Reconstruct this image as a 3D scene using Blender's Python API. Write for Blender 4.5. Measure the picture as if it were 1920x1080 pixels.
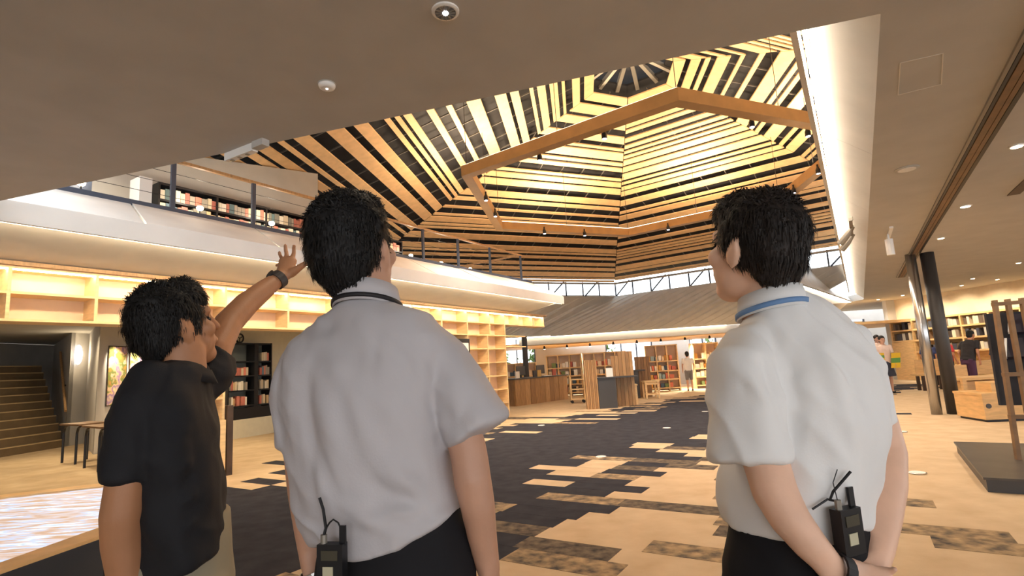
import bpy, bmesh, math, random
from mathutils import Vector, Matrix, noise
V = Vector
for o in list(bpy.data.objects): bpy.data.objects.remove(o)
SC = bpy.context.scene
COL = SC.collection

# ------------------------------------------------------------------ camera
FPX, YH, SLOPE, CAMZ = 1000.0, 688.0, 0.058, 1.35
ROLL = math.atan(SLOPE)
PITCH = math.atan((YH - 540) * math.cos(ROLL) / FPX)
_fw = V((0, math.cos(PITCH), math.sin(PITCH)))
_up0 = V((0, -math.sin(PITCH), math.cos(PITCH)))
_rt0 = V((1, 0, 0))
_rt = _rt0 * math.cos(ROLL) - _up0 * math.sin(ROLL)
_up = _rt0 * math.sin(ROLL) + _up0 * math.cos(ROLL)
cd = bpy.data.cameras.new('camera'); cam = bpy.data.objects.new('camera', cd); COL.objects.link(cam)
cd.sensor_width = 36.0; cd.lens = 36.0 * FPX / 1920.0; cd.clip_start = 0.05; cd.clip_end = 200
cam.matrix_world = Matrix((( _rt.x, _up.x, -_fw.x, 0), (_rt.y, _up.y, -_fw.y, 0), (_rt.z, _up.z, -_fw.z, CAMZ), (0, 0, 0, 1)))
SC.camera = cam

def ray(x, y): return _fw + _rt * ((x - 960) / FPX) - _up * ((y - 540) / FPX)
def Z(x, y, z):                      # pixel -> point on the level z
    d = ray(x, y); t = (z - CAMZ) / d.z
    return V((d.x * t, d.y * t, z))
def W(x, y, d):                      # pixel -> point d metres ahead
    r = ray(x, y); t = d / r.y
    return V((r.x * t, d, CAMZ + r.z * t))

# ------------------------------------------------------------------ world, exposure
wd = bpy.data.worlds.new('daylight'); SC.world = wd; wd.use_nodes = True
bg = wd.node_tree.nodes['Background']
bg.inputs['Color'].default_value = (0.93, 0.96, 1.0, 1); bg.inputs['Strength'].default_value = 3.0
SC.view_settings.view_transform = 'Standard'; SC.view_settings.look = 'None'
SC.view_settings.gamma = 1.0; SC.view_settings.exposure = 0.46
SC.view_settings.use_curve_mapping = False

def lin(c): return tuple(((v / 255) / 12.92 if v / 255 <= 0.04045 else ((v / 255 + 0.055) / 1.055) ** 2.4) for v in c[:3]) + (1,)
def lamp(kind, name, loc, energy, color, target=None, parent=None, **kw):
    l = bpy.data.lights.new(name, kind); l.energy = energy; l.color = lin(color)[:3]
    for k, v in kw.items(): setattr(l, k, v)
    o = bpy.data.objects.new(name, l); COL.objects.link(o); o.location = loc
    if target is not None: o.rotation_euler = (V(target) - V(loc)).to_track_quat('-Z', 'Y').to_euler()
    if parent is not None:
        o.parent = parent; o.matrix_parent_inverse = Matrix.Translation(parent.location).inverted()
    return o
WARM = (255, 236, 206)

# ------------------------------------------------------------------ materials
MATS = {}
def mat(name, c, rough=0.6, var=0.0, scale=8.0, stretch=(1, 1, 1), c2=None, bump=0.0, bscale=60.0, metal=0.0, emit=None, es=0.0, spec=0.5):
    if name in MATS: return MATS[name]
    m = bpy.data.materials.new(name); m.use_nodes = True; nt = m.node_tree; N = nt.nodes; L = nt.links
    b = N['Principled BSDF']; b.inputs['Base Color'].default_value = lin(c); b.inputs['Roughness'].default_value = rough
    b.inputs['Metallic'].default_value = metal
    if 'Specular IOR Level' in b.inputs: b.inputs['Specular IOR Level'].default_value = spec
    if var > 0 or c2:
        tc = N.new('ShaderNodeTexCoord'); mp = N.new('ShaderNodeMapping'); mp.inputs['Scale'].default_value = stretch
        nz = N.new('ShaderNodeTexNoise'); nz.inputs['Scale'].default_value = scale; nz.inputs['Detail'].default_value = 5
        rp = N.new('ShaderNodeValToRGB')
        e = rp.color_ramp.elements
        e[0].position = 0.3; e[1].position = 0.7
        k = 1 - var
        e[0].color = lin(c2) if c2 else lin([v * k for v in c]); e[1].color = lin(c) if c2 else lin([min(255, v * (1 + var * 0.5)) for v in c])
        L.new(tc.outputs['Object'], mp.inputs[0]); L.new(mp.outputs[0], nz.inputs['Vector']); L.new(nz.outputs[0], rp.inputs[0]); L.new(rp.outputs[0], b.inputs['Base Color'])
    if bump > 0:
        tc2 = N.new('ShaderNodeTexCoord'); n2 = N.new('ShaderNodeTexNoise'); n2.inputs['Scale'].default_value = bscale; n2.inputs['Detail'].default_value = 4
        bp = N.new('ShaderNodeBump'); bp.inputs['Strength'].default_value = bump; bp.inputs['Distance'].default_value = 0.01
        L.new(tc2.outputs['Object'], n2.inputs['Vector']); L.new(n2.outputs[0], bp.inputs['Height']); L.new(bp.outputs[0], b.inputs['Normal'])
    if emit:
        b.inputs['Emission Color'].default_value = lin(emit); b.inputs['Emission Strength'].default_value = es
    MATS[name] = m
    return m
plaster = mat('plaster', (186, 183, 178), 0.85, 0.03, 3, bump=0.05)
plaster_grey = mat('grey_plaster', (182, 180, 174), 0.85, 0.03, 3)
parapet_white = mat('white_parapet', (214, 211, 205), 0.7, 0.03, 2)
skirt_grey = mat('grey_metal_roofing', (184, 181, 174), 0.6, 0.04, 3)
slat_wood = mat('pale_slat_wood', (226, 187, 138), 0.55, 0.06, 6, (1, 1, 1))
slat_wood2 = mat('pale_slat_wood_b', (216, 176, 128), 0.55, 0.06, 6)
roof_dark = mat('dark_roof_lining', (34, 33, 37), 0.8, 0.3, 2.5)
batten_m = mat('grey_batten', (92, 88, 84), 0.6)
ring_wood = mat('ring_wood', (170, 132, 82), 0.55, 0.06, 5)
birch = mat('birch_wood', (228, 196, 146), 0.5, 0.07, 5, (1, 1, 6))
birch_pink = mat('birch_back', (234, 204, 172), 0.55, 0.04, 4)
maple = mat('maple_wood', (216, 176, 120), 0.5, 0.08, 5, (1, 1, 5))
oak = mat('oak_wood', (158, 120, 78), 0.5, 0.14, 6, (6, 6, 0.7))
oak2 = mat('oak_wood_b', (142, 106, 68), 0.5, 0.14, 6, (6, 6, 0.7))
oak3 = mat('oak_wood_c', (174, 136, 92), 0.5, 0.14, 6, (6, 6, 0.7))
dark_wood = mat('dark_wood', (70, 52, 40), 0.5, 0.15, 6)
weathered = mat('brown_wood', (122, 92, 62), 0.5, 0.14, 7)
black_metal = mat('black_metal', (30, 30, 33), 0.4, metal=0.3)
blue_metal = mat('blue_grey_metal', (66, 74, 90), 0.5, metal=0.2)
dark_col = mat('dark_grey_paint', (58, 56, 56), 0.5)
steel = mat('brushed_steel', (190, 188, 186), 0.25, metal=0.9)
grey_metal = mat('grey_metal', (140, 134, 124), 0.4, metal=0.4)
carpet_tan = mat('tan_carpet', (204, 182, 152), 0.95, c2=(188, 165, 134), scale=3.5, stretch=(1, 1, 1), bump=0.25, bscale=260, spec=0.1)
carpet_dark = mat('charcoal_carpet', (58, 59, 66), 0.95, c2=(44, 45, 53), scale=5, bump=0.25, bscale=260, spec=0.1)
carpet_mix = mat('mottled_carpet', (186, 160, 124), 0.95, c2=(72, 70, 70), scale=9, bump=0.25, bscale=260, spec=0.1)
carpet_mix2 = mat('mottled_dark_carpet', (128, 114, 96), 0.95, c2=(56, 55, 58), scale=11, bump=0.25, bscale=260, spec=0.1)
white_m = mat('white_plastic', (232, 230, 226), 0.45)
grey_plastic = mat('charcoal_laminate', (62, 62, 64), 0.45)
platform_top = mat('dark_stone', (74, 70, 66), 0.35, 0.15, 4)
led = mat('warm_led', (255, 236, 200), 0.5, emit=(255, 236, 200), es=30.0)
led_shelf = mat('shelf_led', (255, 236, 200), 0.5, emit=(255, 240, 214), es=24.0)
led_soft = mat('soft_led', (255, 236, 200), 0.5, emit=(255, 236, 204), es=5.0)
led_white = mat('white_led', (255, 245, 230), 0.5, emit=(255, 240, 218), es=20.0)
bulb = mat('lit_bulb', (255, 240, 220), 0.5, emit=(255, 232, 196), es=14.0)
bulb_white = mat('lit_bulb_white', (255, 255, 255), 0.5, emit=(250, 248, 255), es=6.0)
lamp_glow = mat('lit_frosted_glass', (255, 255, 255), 0.5, emit=(255, 246, 236), es=3.2)
glass = bpy.data.materials.new('clear_glass'); glass.use_nodes = True
_nt = glass.node_tree; _b = _nt.nodes['Principled BSDF']; _b.inputs['Base Color'].default_value = (0.93, 0.96, 0.97, 1); _b.inputs['Roughness'].default_value = 0.02
_b.inputs['Transmission Weight'].default_value = 1.0; _b.inputs['IOR'].default_value = 1.05
MATS['clear_glass'] = glass

# ------------------------------------------------------------------ mesh helpers
class MB:
    def __init__(s): s.v = []; s.f = []
    def add(s, v, f):
        n = len(s.v); s.v += [tuple(p) for p in v]; s.f += [tuple(i + n for i in q) for q in f]; return s
    def obox(s, o, a, b, c):          # corner + three edge vectors
        o, a, b, c = V(o), V(a), V(b), V(c)
        if a.cross(b).dot(c) < 0: a, b = b, a
        p = [o, o + a, o + a + b, o + b]; q = [x + c for x in p]
        return s.add(p + q, [(3, 2, 1, 0), (4, 5, 6, 7), (0, 1, 5, 4), (1, 2, 6, 5), (2, 3, 7, 6), (3, 0, 4, 7)])
    def box(s, c, sx, sy, sz, rz=0):  # centre of the base
        u = V((math.cos(rz), math.sin(rz), 0)); w = V((-u.y, u.x, 0)); c = V(c)
        return s.obox(c - u * sx / 2 - w * sy / 2, u * sx, w * sy, V((0, 0, sz)))
    def prism(s, poly, d):            # polygon extruded by the vector d
        poly = [V(p) for p in poly]; d = V(d); n = len(poly)
        nr = V((0, 0, 0))
        for i in range(n): nr += poly[i].cross(poly[(i + 1) % n])
        if nr.dot(d) < 0: poly.reverse()
        s.add(poly + [p + d for p in poly], [tuple(range(n - 1, -1, -1)), tuple(range(n, 2 * n))] + [(i, (i + 1) % n, n + (i + 1) % n, n + i) for i in range(n)])
        return s
    def tube(s, pts, r, seg=10, caps=True):
        pts = [V(p) for p in pts]; rs = r if isinstance(r, (list, tuple)) else [r] * len(pts)
        n0 = len(s.v); up = None
        for i, p in enumerate(pts):
            t = (pts[min(i + 1, len(pts) - 1)] - pts[max(i - 1, 0)]).normalized()
            if up is None: up = V((0, 0, 1)) if abs(t.z) < 0.9 else V((1, 0, 0))
            a = (up - t * up.dot(t)).normalized(); up = a; b = t.cross(a)
            for k in range(seg):
                an = 2 * math.pi * k / seg; s.v.append(tuple(p + (a * math.cos(an) + b * math.sin(an)) * rs[i]))
        for i in range(len(pts) - 1):
            for k in range(seg):
                a0 = n0 + i * seg + k; a1 = n0 + i * seg + (k + 1) % seg
                s.f.append((a0, a1, a1 + seg, a0 + seg))
        if caps:
            s.f.append(tuple(n0 + k for k in range(seg - 1, -1, -1))); e = n0 + (len(pts) - 1) * seg
            s.f.append(tuple(e + k for k in range(seg)))
        return s
    def lathe(s, c, prof, seg=20, axis=V((0, 0, 1))):   # (radius, height) profile, closed on the axis
        pts = [V(c) + axis * h for r, h in prof]
        a = V((1, 0, 0)) if abs(axis.x) < 0.9 else V((0, 1, 0)); a = (a - axis * a.dot(axis)).normalized(); b = axis.cross(a)
        n0 = len(s.v)
        for p, (r, h) in zip(pts, prof):
            for k in range(seg):
                an = 2 * math.pi * k / seg; s.v.append(tuple(p + (a * math.cos(an) + b * math.sin(an)) * r))
        for i in range(len(prof) - 1):
            for k in range(seg):
                a0 = n0 + i * seg + k; a1 = n0 + i * seg + (k + 1) % seg; s.f.append((a0, a1, a1 + seg, a0 + seg))
        s.f.append(tuple(n0 + k for k in range(seg - 1, -1, -1))); e = n0 + (len(prof) - 1) * seg; s.f.append(tuple(e + k for k in range(seg)))
        return s
    def build(s, name, m, parent=None, smooth=False, **kw):
        me = bpy.data.meshes.new(name); me.from_pydata(s.v, [], s.f); me.materials.append(m)
        if smooth:
            for p in me.polygons: p.use_smooth = len(p.vertices) < 6
        return link(name, me, parent, **kw)
def link(name, me, parent=None, label=None, cat=None, group=None, kind=None):
    o = bpy.data.objects.new(name, me); COL.objects.link(o)
    if parent is not None:
        o.parent = parent; o.matrix_parent_inverse = parent_mat(parent).inverted()
    return tag(o, label, cat, group, kind)
def parent_mat(p):
    m = p.matrix_basis.copy()
    if p.parent is not None: m = parent_mat(p.parent) @ p.matrix_parent_inverse @ m
    return m
def tag(o, label=None, cat=None, group=None, kind=None):
    if label: o['label'] = label
    if cat: o['category'] = cat
    if group: o['group'] = group
    if kind: o['kind'] = kind
    return o
def thing(name, label, cat, loc, group=None, kind=None):
    o = bpy.data.objects.new(name, None); COL.objects.link(o); o.location = loc; o.empty_display_size = 0.1
    return tag(o, label, cat, group, kind)
def ROT(az): return V((math.sin(math.radians(az)), math.cos(math.radians(az)), 0))

# ------------------------------------------------------------------ building axes
AZ = 32.2
U = ROT(AZ); NL = V((-U.y, U.x, 0)); WR = -NL         # along the building, to its left, to its right
CZ = 3.1
UPZ = V((0, 0, 1))
R = random.Random(7)

# ------------------------------------------------------------------ floor
fl = MB().obox((-24, -9, -0.1), (52, 0, 0), (0, 46, 0), (0, 0, 0.1)).build('floor', carpet_tan, label='tan carpet floor with a charcoal band', kind='structure')
def FU(s, v, z=0): return U * s + WR * v + V((0, 0, z))
rows = []; s0 = 0.6; pw = 0.27
field = MB()
NR = 82
def band(s):        # left and right edge of the charcoal band at s
    l = -7.2 if s < 9 else -7.2 + (s - 9) * 0.24
    r = -2.35 + min(max(s - 3.5, 0), 6) * 0.10
    if s > 9.5: r += (s - 9.5) * 0.28
    return l, min(r, l + 6.2)
for i in range(NR):
    s = s0 + i * pw; l, r = band(s)
    lo = l + 0.55; hi = r - 0.75
    field.obox(FU(s, lo, 0), U * pw, WR * (hi - lo), V((0, 0, 0.003)))
    for side, e, sg in ((0, lo, -1), (1, hi, 1)):
        v = e; n = R.choice([0, 1, 1, 2, 2, 3]) if side else R.choice([0, 1, 1, 2, 3])
        if s > 14: n = min(n, 1)
        if side and s < 6.5: n = R.choice([1, 1, 2, 3])
        for k in range(n):
            ln = R.uniform(0.5, 0.95)
            m = carpet_dark if k == 0 and R.random() < 0.75 else R.choice([carpet_mix2, carpet_mix, carpet_mix2, carpet_dark])
            if k and R.random() < 0.4: v += sg * ln; continue
            a, b = (v, v + sg * ln) if sg > 0 else (v + sg * ln, v)
            MB().obox(FU(s + 0.002, a, 0), U * (pw - 0.004), WR * (b - a), V((0, 0, 0.003))).build('carpet_plank', m, fl)
            v += sg * ln
        if side and s < 6.5 and R.random() < 0.6:
            v += R.uniform(0.3, 1.2); ln = R.uniform(0.5, 1.0)
            MB().obox(FU(s + 0.002, v, 0), U * (pw - 0.004), WR * ln, V((0, 0, 0.003))).build('carpet_plank', R.choice([carpet_mix, carpet_mix, carpet_mix2]), fl)
        if R.random() < (0.45 if s < 9 else 0.2):       # a tan plank reaching into the dark field
            ln = R.uniform(0.4, 1.1)
            a, b = (e - ln, e) if sg > 0 else (e, e + ln)
            MB().obox(FU(s + 0.002, a, 0), U * (pw - 0.004), WR * (b - a), V((0, 0, 0.005))).build('carpet_plank', R.choice([carpet_tan, carpet_tan, carpet_mix]), fl)
field.build('carpet_field', carpet_dark, fl)
OUT = (((1127, 857), 'set in the middle of the charcoal carpet band'), ((1250, 803), 'in the charcoal carpet towards the slatted desk'), ((1015, 798), 'at the ragged carpet edge towards the wooden counter'), ((1322, 772), 'in the charcoal carpet near the person in the white t-shirt'), ((1720, 887), 'in the tan carpet beside the dark plinth'), ((1690, 810), 'in the tan carpet in front of the steel post'))
for (x, y), where in OUT:
    c = Z(x, y, 0.003); 
    o = thing('floor_outlet', 'round pale floor outlet cover ' + where, 'outlet', c, 'floor outlet covers')
    MB().lathe(c, [(0.085, 0), (0.085, 0.006), (0.075, 0.009)], 20).build('rim', steel, o)
    MB().lathe(c + V((0, 0, 0.003)), [(0.073, 0.0), (0.073, 0.008)], 20).build('cover', white_m, o)

# ------------------------------------------------------------------ near ceiling
NEARD = ROT(-73.2)
K = V((2.05, 2.62, CZ))
RU = ROT(32.6)
R1 = K + RU * 20.6
poly = [K, R1, V((R1.x + 0.4, 26, CZ)), V((27, 26, CZ)), V((27, -9, CZ)), V((-16, -9, CZ)), V((-16, (K + NEARD * (18.05 / abs(NEARD.x))).y, CZ))]
ceil = MB().prism(poly, (0, 0, 0.25)).build('ceiling', plaster, label='flat plain plaster ceiling over the entrance side', kind='structure')
# access hatch outline
a, b, c_, d_ = Z(1684, 178, CZ), Z(1688, 118, CZ), Z(1768, 100, CZ), Z(1765, 158, CZ)
hm = MB()
for p, q in ((a, b), (b, c_), (c_, d_), (d_, a)):
    t = (q - p).normalized(); w = V((-t.y, t.x, 0)) * 0.006
    hm.obox(p - w / 2 - UPZ * 0.002, q - p, w, UPZ * 0.004)
hm.build('hatch_frame', mat('pale_trim', (214, 208, 198), 0.8), ceil)

MB().obox((-3.6, -9, 0), (0.2, 0, 0), (0, 9.8, 0), (0, 0, CZ)).build('wall_daylight_block', plaster, label='unseen plain wall added left of the entrance to block daylight', kind='structure')  # out of view, added to hold back daylight from the left
# ------------------------------------------------------------------ right eave: soffit board and light line
el = 20.0
ev = thing('trim_1', 'lit sloping eave board along the right edge of the opening', None, K, kind='structure')
NR2 = V((-RU.y, RU.x, 0))
def RE(s, v, z): return K + RU * s + NR2 * v + V((0, 0, z - CZ))
for i in range(8):
    a, b = i * el / 8 + 0.004, (i + 1) * el / 8 - 0.004
    MB().prism([RE(a, 0, CZ), RE(b, 0, CZ), RE(b, 0.34, 3.40), RE(a, 0.34, 3.40)], (0, 0, 0.04)).build('soffit_board', plaster, ev)
MB().prism([RE(0, 0.345, 3.395), RE(el, 0.345, 3.395), RE(el, 0.375, 3.41), RE(0, 0.375, 3.41)], (0, 0, 0.02)).build('led_strip', led_white, ev)
MB().prism([RE(0, 0.385, 3.35), RE(el, 0.385, 3.35), RE(el, 0.385, 3.40), RE(0, 0.385, 3.40)], NR2 * 0.012).build('led_strip', led_white, ev)
MB().prism([RE(0, 0.40, 3.345), RE(el, 0.40, 3.345), RE(el, 0.44, 3.355), RE(0, 0.44, 3.355)], (0, 0, 0.18)).build('eave_lip', parapet_white, ev)
# partition track on the ceiling
tk = thing('trim_2', 'dark double partition track across the ceiling', None, Z(1920, 60, CZ), kind='structure')
p, q = Z(1920, 74, CZ), Z(1683, 520, CZ); t = (q - p).normalized(); w = V((-t.y, t.x, 0)); p = p - t * 3
for off, m, ww in ((0, dark_col, 0.022), (0.03, weathered, 0.05), (0.085, weathered, 0.035), (0.125, black_metal, 0.035), (-0.03, grey_metal, 0.025)):
    MB().obox(p - w * off - UPZ * 0.02, q - p, -w * ww, UPZ * 0.03).build('track_rail', m, tk)

# ------------------------------------------------------------------ hexagonal slatted roof
HC = V((2.989, 11.319, 0)); HA = 143.15; HS = 0.32; HZ = 8.0
def HV(k, r, dz=0):
    a = math.radians(HA - 60 * k); return V((HC.x + r * math.cos(a), HC.y + r * math.sin(a), HZ - HS * r + dz))
roof = thing('ceiling_atrium', 'six-sided slatted timber roof over the atrium', None, V((HC.x, HC.y, 4.6)), kind='structure')
RB = 10.7
for k in range(6):
    m = MB(); m.prism([HV(k, 0.9, 0.26), HV(k + 1, 0.9, 0.26), HV(k + 1, RB + 0.3, 0.26), HV(k, RB + 0.3, 0.26)], (0, 0, 0.05)); m.build('roof_lining', roof_dark, roof)
    rr = random.Random(100 + k)
    r = 0.98; first = True
    while r < RB - 0.1:
        w = 0.26 if first else rr.choice([0.08, 0.09, 0.1, 0.12, 0.15, 0.2, 0.26, 0.31])
        g = rr.choice([0.085, 0.095, 0.105, 0.13, 0.19, 0.26, 0.32]) if not first else 0.12
        first = False
        r2 = min(r + w, RB)
        e = (HV(k + 1, 1) - HV(k, 1)).normalized() * 0.012
        MB().prism([HV(k, r) + e, HV(k + 1, r) - e, HV(k + 1, r2) - e, HV(k, r2) + e], (0, 0, 0.03)).build('slat', rr.choice([slat_wood, slat_wood, slat_wood2]), roof)
        r = r2 + g
    bm_ = MB()
    for j in range(1, 16):              # battens behind the slats
        f = j / 16
        p0 = HV(k, 1.0, 0.10).lerp(HV(k + 1, 1.0, 0.10), f)
        base = HV(k, RB, 0.10).lerp(HV(k + 1, RB, 0.10), f)
        down = (HV(k, RB, .1).lerp(HV(k + 1, RB, .1), .5) - HV(k, 1, .1).lerp(HV(k + 1, 1, .1), .5)).normalized()
        # keep battens at right angles to the slats: start where the hip cuts
        ap = abs(f - .5) * 2 * RB; st = base - down * ((RB - max(ap, 1.0)) * 0.866 * math.sqrt(1 + (HS / .866) ** 2))
        if (base - st).length < 0.4: continue
        t = (base - st); sd = t.cross(UPZ).normalized() * 0.022
        bm_.obox(st - sd / 2, sd, t, UPZ * 0.03)
    bm_.build('batten_row', batten_m, roof, kind='stuff')
# hub
for j in range(12):
    a = math.radians(HA + 15 + 30 * j); dr = V((math.cos(a), math.sin(a), 0)); sd = V((-dr.y, dr.x, 0)) * 0.09
    c0 = V((HC.x, HC.y, 8.25)) + dr * 0.12; c1 = V((HC.x, HC.y, 7.85)) + dr * 0.95
    MB().obox(c0 - sd / 2, sd, c1 - c0, UPZ * 0.12).build('hub_spoke', grey_metal, roof)
MB().lathe((HC.x, HC.y, 8.22), [(0.2, 0), (0.2, 0.25)], 12).build('hub_ring', grey_metal, roof)
MB().lathe((HC.x, HC.y, 8.5), [(1.6, -0.35), (0.05, 0.1)], 12).build('hub_lining', roof_dark, roof)
# clerestory under the roof
CR = RB + 0.15; CZ0, CZ1 = 4.02, HZ - HS * RB + 0.02
cl = thing('window_1', 'narrow clerestory window band with dark struts under the roof', None, V((HC.x, HC.y, CZ0)), kind='structure')
def CV(k, r, z):
    v = HV(k, r); v.z = z; return v
for k in range(6):
    if k in (3, 4): continue
    for j in range(14):
        a = CV(k, CR, CZ0).lerp(CV(k + 1, CR, CZ0), j / 14); b = CV(k, CR, CZ0).lerp(CV(k + 1, CR, CZ0), (j + 1) / 14)
        t = (b - a); n = V((-t.y, t.x, 0)).normalized() * 0.02
        MB().obox(a, t.normalized() * 0.05, n * 2, UPZ * (CZ1 - CZ0)).build('mullion', blue_metal, cl)
        MB().obox(a + t * 0.04, t * 0.95, n * 0.3, UPZ * (CZ1 - CZ0)).build('pane', glass, cl)
        if j % 2 == 0:
            lo = a + t * 0.1 - n * 2; hi = b - t * 0.1 + UPZ * (CZ1 - CZ0) - n * 2
            MB().tube([lo, hi], 0.03, 6).build('strut', blue_metal, cl)
    MB().tube([CV(k, RB - 0.05, HZ - HS * RB - 0.06), CV(k + 1, RB - 0.05, HZ - HS * RB - 0.06)], 0.04, 6).build('ring_beam', grey_metal, cl)

# hanging light ring
ring = thing('ring_pendant', 'hexagonal timber ring light hung on wires under the slatted roof', 'light', V((3.0, 11.2, 4.95)))
RC = V((3.0, 11.2, 5.0)); RR = 4.05
def RV(k, r, z):
    a = math.radians(HA - 60 * k); return V((RC.x + r * math.cos(a), RC.y + r * math.sin(a), z))
for k in range(6):
    MB().prism([RV(k, RR - 0.11, 4.93), RV(k + 1, RR - 0.11, 4.93), RV(k + 1, RR + 0.11, 4.93), RV(k, RR + 0.11, 4.93)], (0, 0, 0.2)).build('beam', ring_wood, ring)
    MB().prism([RV(k, RR - 0.07, 5.131), RV(k + 1, RR - 0.07, 5.131), RV(k + 1, RR + 0.07, 5.131), RV(k, RR + 0.07, 5.131)], (0, 0, 0.02)).build('uplight_strip', led_soft, ring)
    for f in (0.0, 0.5):
        p = RV(k, RR, 5.12).lerp(RV(k + 1, RR, 5.12), f); dd = (p - RC).length if f else RR
        rr_ = RR if f == 0 else RR
        top = V((p.x, p.y, HZ - HS * (rr_ if f == 0 else RR) + 0.1)); MB().tube([p, top], 0.006, 5).build('wire', black_metal, ring)
    for f in (0.3, 0.62):
        p = RV(k, RR - 0.16, 4.98).lerp(RV(k + 1, RR - 0.16, 4.98), f)
        sp = MB().tube([p + UPZ * 0.05, p, p - UPZ * 0.06, p - UPZ * 0.14], [0.02, 0.02, 0.045, 0.045], 10).build('spot_head', black_metal, ring)
        MB().lathe(p - UPZ * 0.146, [(0.036, 0), (0.036, 0.01)], 10).build('bulb', bulb_white, sp)
        lamp('SPOT', 'ring_downlight', p - UPZ * 0.17, 150, (255, 244, 228), p - UPZ * 5 , sp, spot_size=2.5, spot_blend=0.9, shadow_soft_size=0.08)
    a = RV(k, RR, 5.25).lerp(RV(k + 1, RR, 5.25), 0.5)
    lamp('AREA', 'ring_uplight', a, 140, (255, 224, 182), a + UPZ, None, shape='DISK', size=1.2)

# ------------------------------------------------------------------ left mezzanine: eave, parapet, floor
L0 = V((-4.97, 5.03, 0))
def LM(s, o, z): return L0 + U * s + NL * o + V((0, 0, z))
SA, SB = -0.25, 11.85
mz = thing('wall_left', 'white mezzanine edge with a sloping parapet and lit eave', None, LM(0, 0, 2.8), kind='structure')
np_ = 7
for i in range(np_):
    a = SA + (SB - SA) * i / np_ + 0.012; b = SA + (SB - SA) * (i + 1) / np_ - 0.012
    dz = 0.012 * (i % 2)
    sk = 0.25
    MB().prism([LM(a - (sk if i else 0), -0.1, 3.2 + dz), LM(b - (sk if i < np_ - 1 else 0), -0.1, 3.2), LM(b, 0.95, 3.74), LM(a, 0.95, 3.74 + dz)], (0, 0, 0.05)).build('parapet_panel', parapet_white, mz)
MB().prism([LM(SA, -0.12, 3.025), LM(SB, -0.12, 3.025), LM(SB, -0.12, 3.24), LM(SA, -0.12, 3.24)], NL * 0.05).build('eave_lip', parapet_white, mz)
MB().prism([LM(SA, -0.06, 3.085), LM(SB, -0.06, 3.085), LM(SB, 0.0, 3.10), LM(SA, 0.0, 3.10)], (0, 0, 0.02)).build('led_strip', led, mz)
MB().prism([LM(SA, -0.055, 3.03), LM(SB, -0.055, 3.03), LM(SB, -0.055, 3.08), LM(SA, -0.055, 3.08)], NL * 0.01).build('led_strip', led, mz)
MB().prism([LM(SA, 0.1, 3.09), LM(SB, 0.1, 3.09), LM(SB, 1.3, 2.88), LM(SA, 1.3, 2.88)], (0, 0, 0.05)).build('eave_soffit', plaster, mz)
MB().prism([LM(SB, -0.1, 3.1), LM(SB, 1.3, 2.9), LM(SB, 1.3, 3.7), LM(SB, 0.95, 3.74), LM(SB, -0.1, 3.22)], U * 0.05).build('end_panel', parapet_white, mz)
MB().prism([LM(SA, 1.2, 3.45), LM(SB, 1.2, 3.45), LM(SB, 9, 3.45), LM(SA, 9, 3.45)], (0, 0, 0.12)).build('mezzanine_floor', plaster_grey, mz)
MB().prism([LM(-9, 1.3, 2.9), LM(SB, 1.3, 2.9), LM(SB, 20, 2.9), LM(-9, 20, 2.9)], (0, 0, 0.1)).build('soffit', plaster_grey, mz)
MB().prism([LM(SA, 0.88, 3.74), LM(SB, 0.88, 3.74), LM(SB, 0.88, 3.82), LM(SA, 0.88, 3.82)], NL * 0.1).build('parapet_cap', blue_metal, mz)
# railing
rl = thing('railing', 'mezzanine railing with blue-grey posts and a wooden handrail', 'railing', LM(0, 0.93, 3.8))
ps = [0.62, 1.95, 3.15, 4.45, 5.95, 7.15, 8.4, 9.75, 11.3]
for s in ps:
    MB().obox(LM(s, 0.90, 3.80), U * 0.06, NL * 0.04, UPZ * 0.70).build('post', blue_metal, rl)
MB().obox(LM(ps[0] - 1.2, 0.89, 4.50), U * (ps[-1] - ps[0] + 1.3), NL * 0.055, UPZ * 0.04).build('handrail', oak3, rl)
MB().obox(LM(ps[-1], 0.91, 4.50), NL * 5, U * 0.055, UPZ * 0.04).build('handrail', oak3, rl)
for o_ in (2.4, 3.9, 5.4):
    MB().obox(LM(ps[-1], 0.9 + o_, 3.57), U * 0.05, NL * 0.05, UPZ * 0.93).build('post', blue_metal, rl)
for i in range(len(ps) - 1):
    for h in (3.98, 4.16, 4.33):
        MB().tube([LM(ps[i] + 0.05, 0.92, h), LM(ps[i + 1], 0.92, h)], 0.004, 5).build('wire', black_metal, rl)
# wall behind the mezzanine walkway
def roofz(p):
    best = HZ
    for k in range(6):
        a = math.radians(HA - 60 * k - 30); best = min(best, HZ - HS * max(0, ((p.x - HC.x) * math.cos(a) + (p.y - HC.y) * math.sin(a)) / 0.866))
    return best
wo = 1.95
tops = [LM(s_, wo, 0) for s_ in (5.2, 4.4, 3.6, 2.8, 2.0, 1.0, 0.2, -2.0)]
for t_ in tops: t_.z = max(roofz(t_) - 0.03, 4.55)
MB().prism([LM(-2.0, wo, 3.57), LM(5.2, wo, 3.57)] + tops, NL * 0.2).build('wall_mezzanine', plaster_grey, label='plain grey wall behind the mezzanine walkway', kind='structure')
bookcols = [(196, 178, 150), (170, 98, 84), (206, 190, 160), (96, 122, 136), (120, 116, 104), (190, 160, 120), (176, 110, 92), (214, 204, 184), (88, 110, 112), (150, 140, 126), (200, 120, 100), (224, 214, 196)]
bookn = ['tan', 'brick red', 'cream', 'slate blue', 'grey', 'light brown', 'rust red', 'off-white', 'teal grey', 'stone grey', 'coral', 'ivory']
bookm = [mat('book_cover_%d' % i, c, 0.55) for i, c in enumerate(bookcols)]
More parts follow.
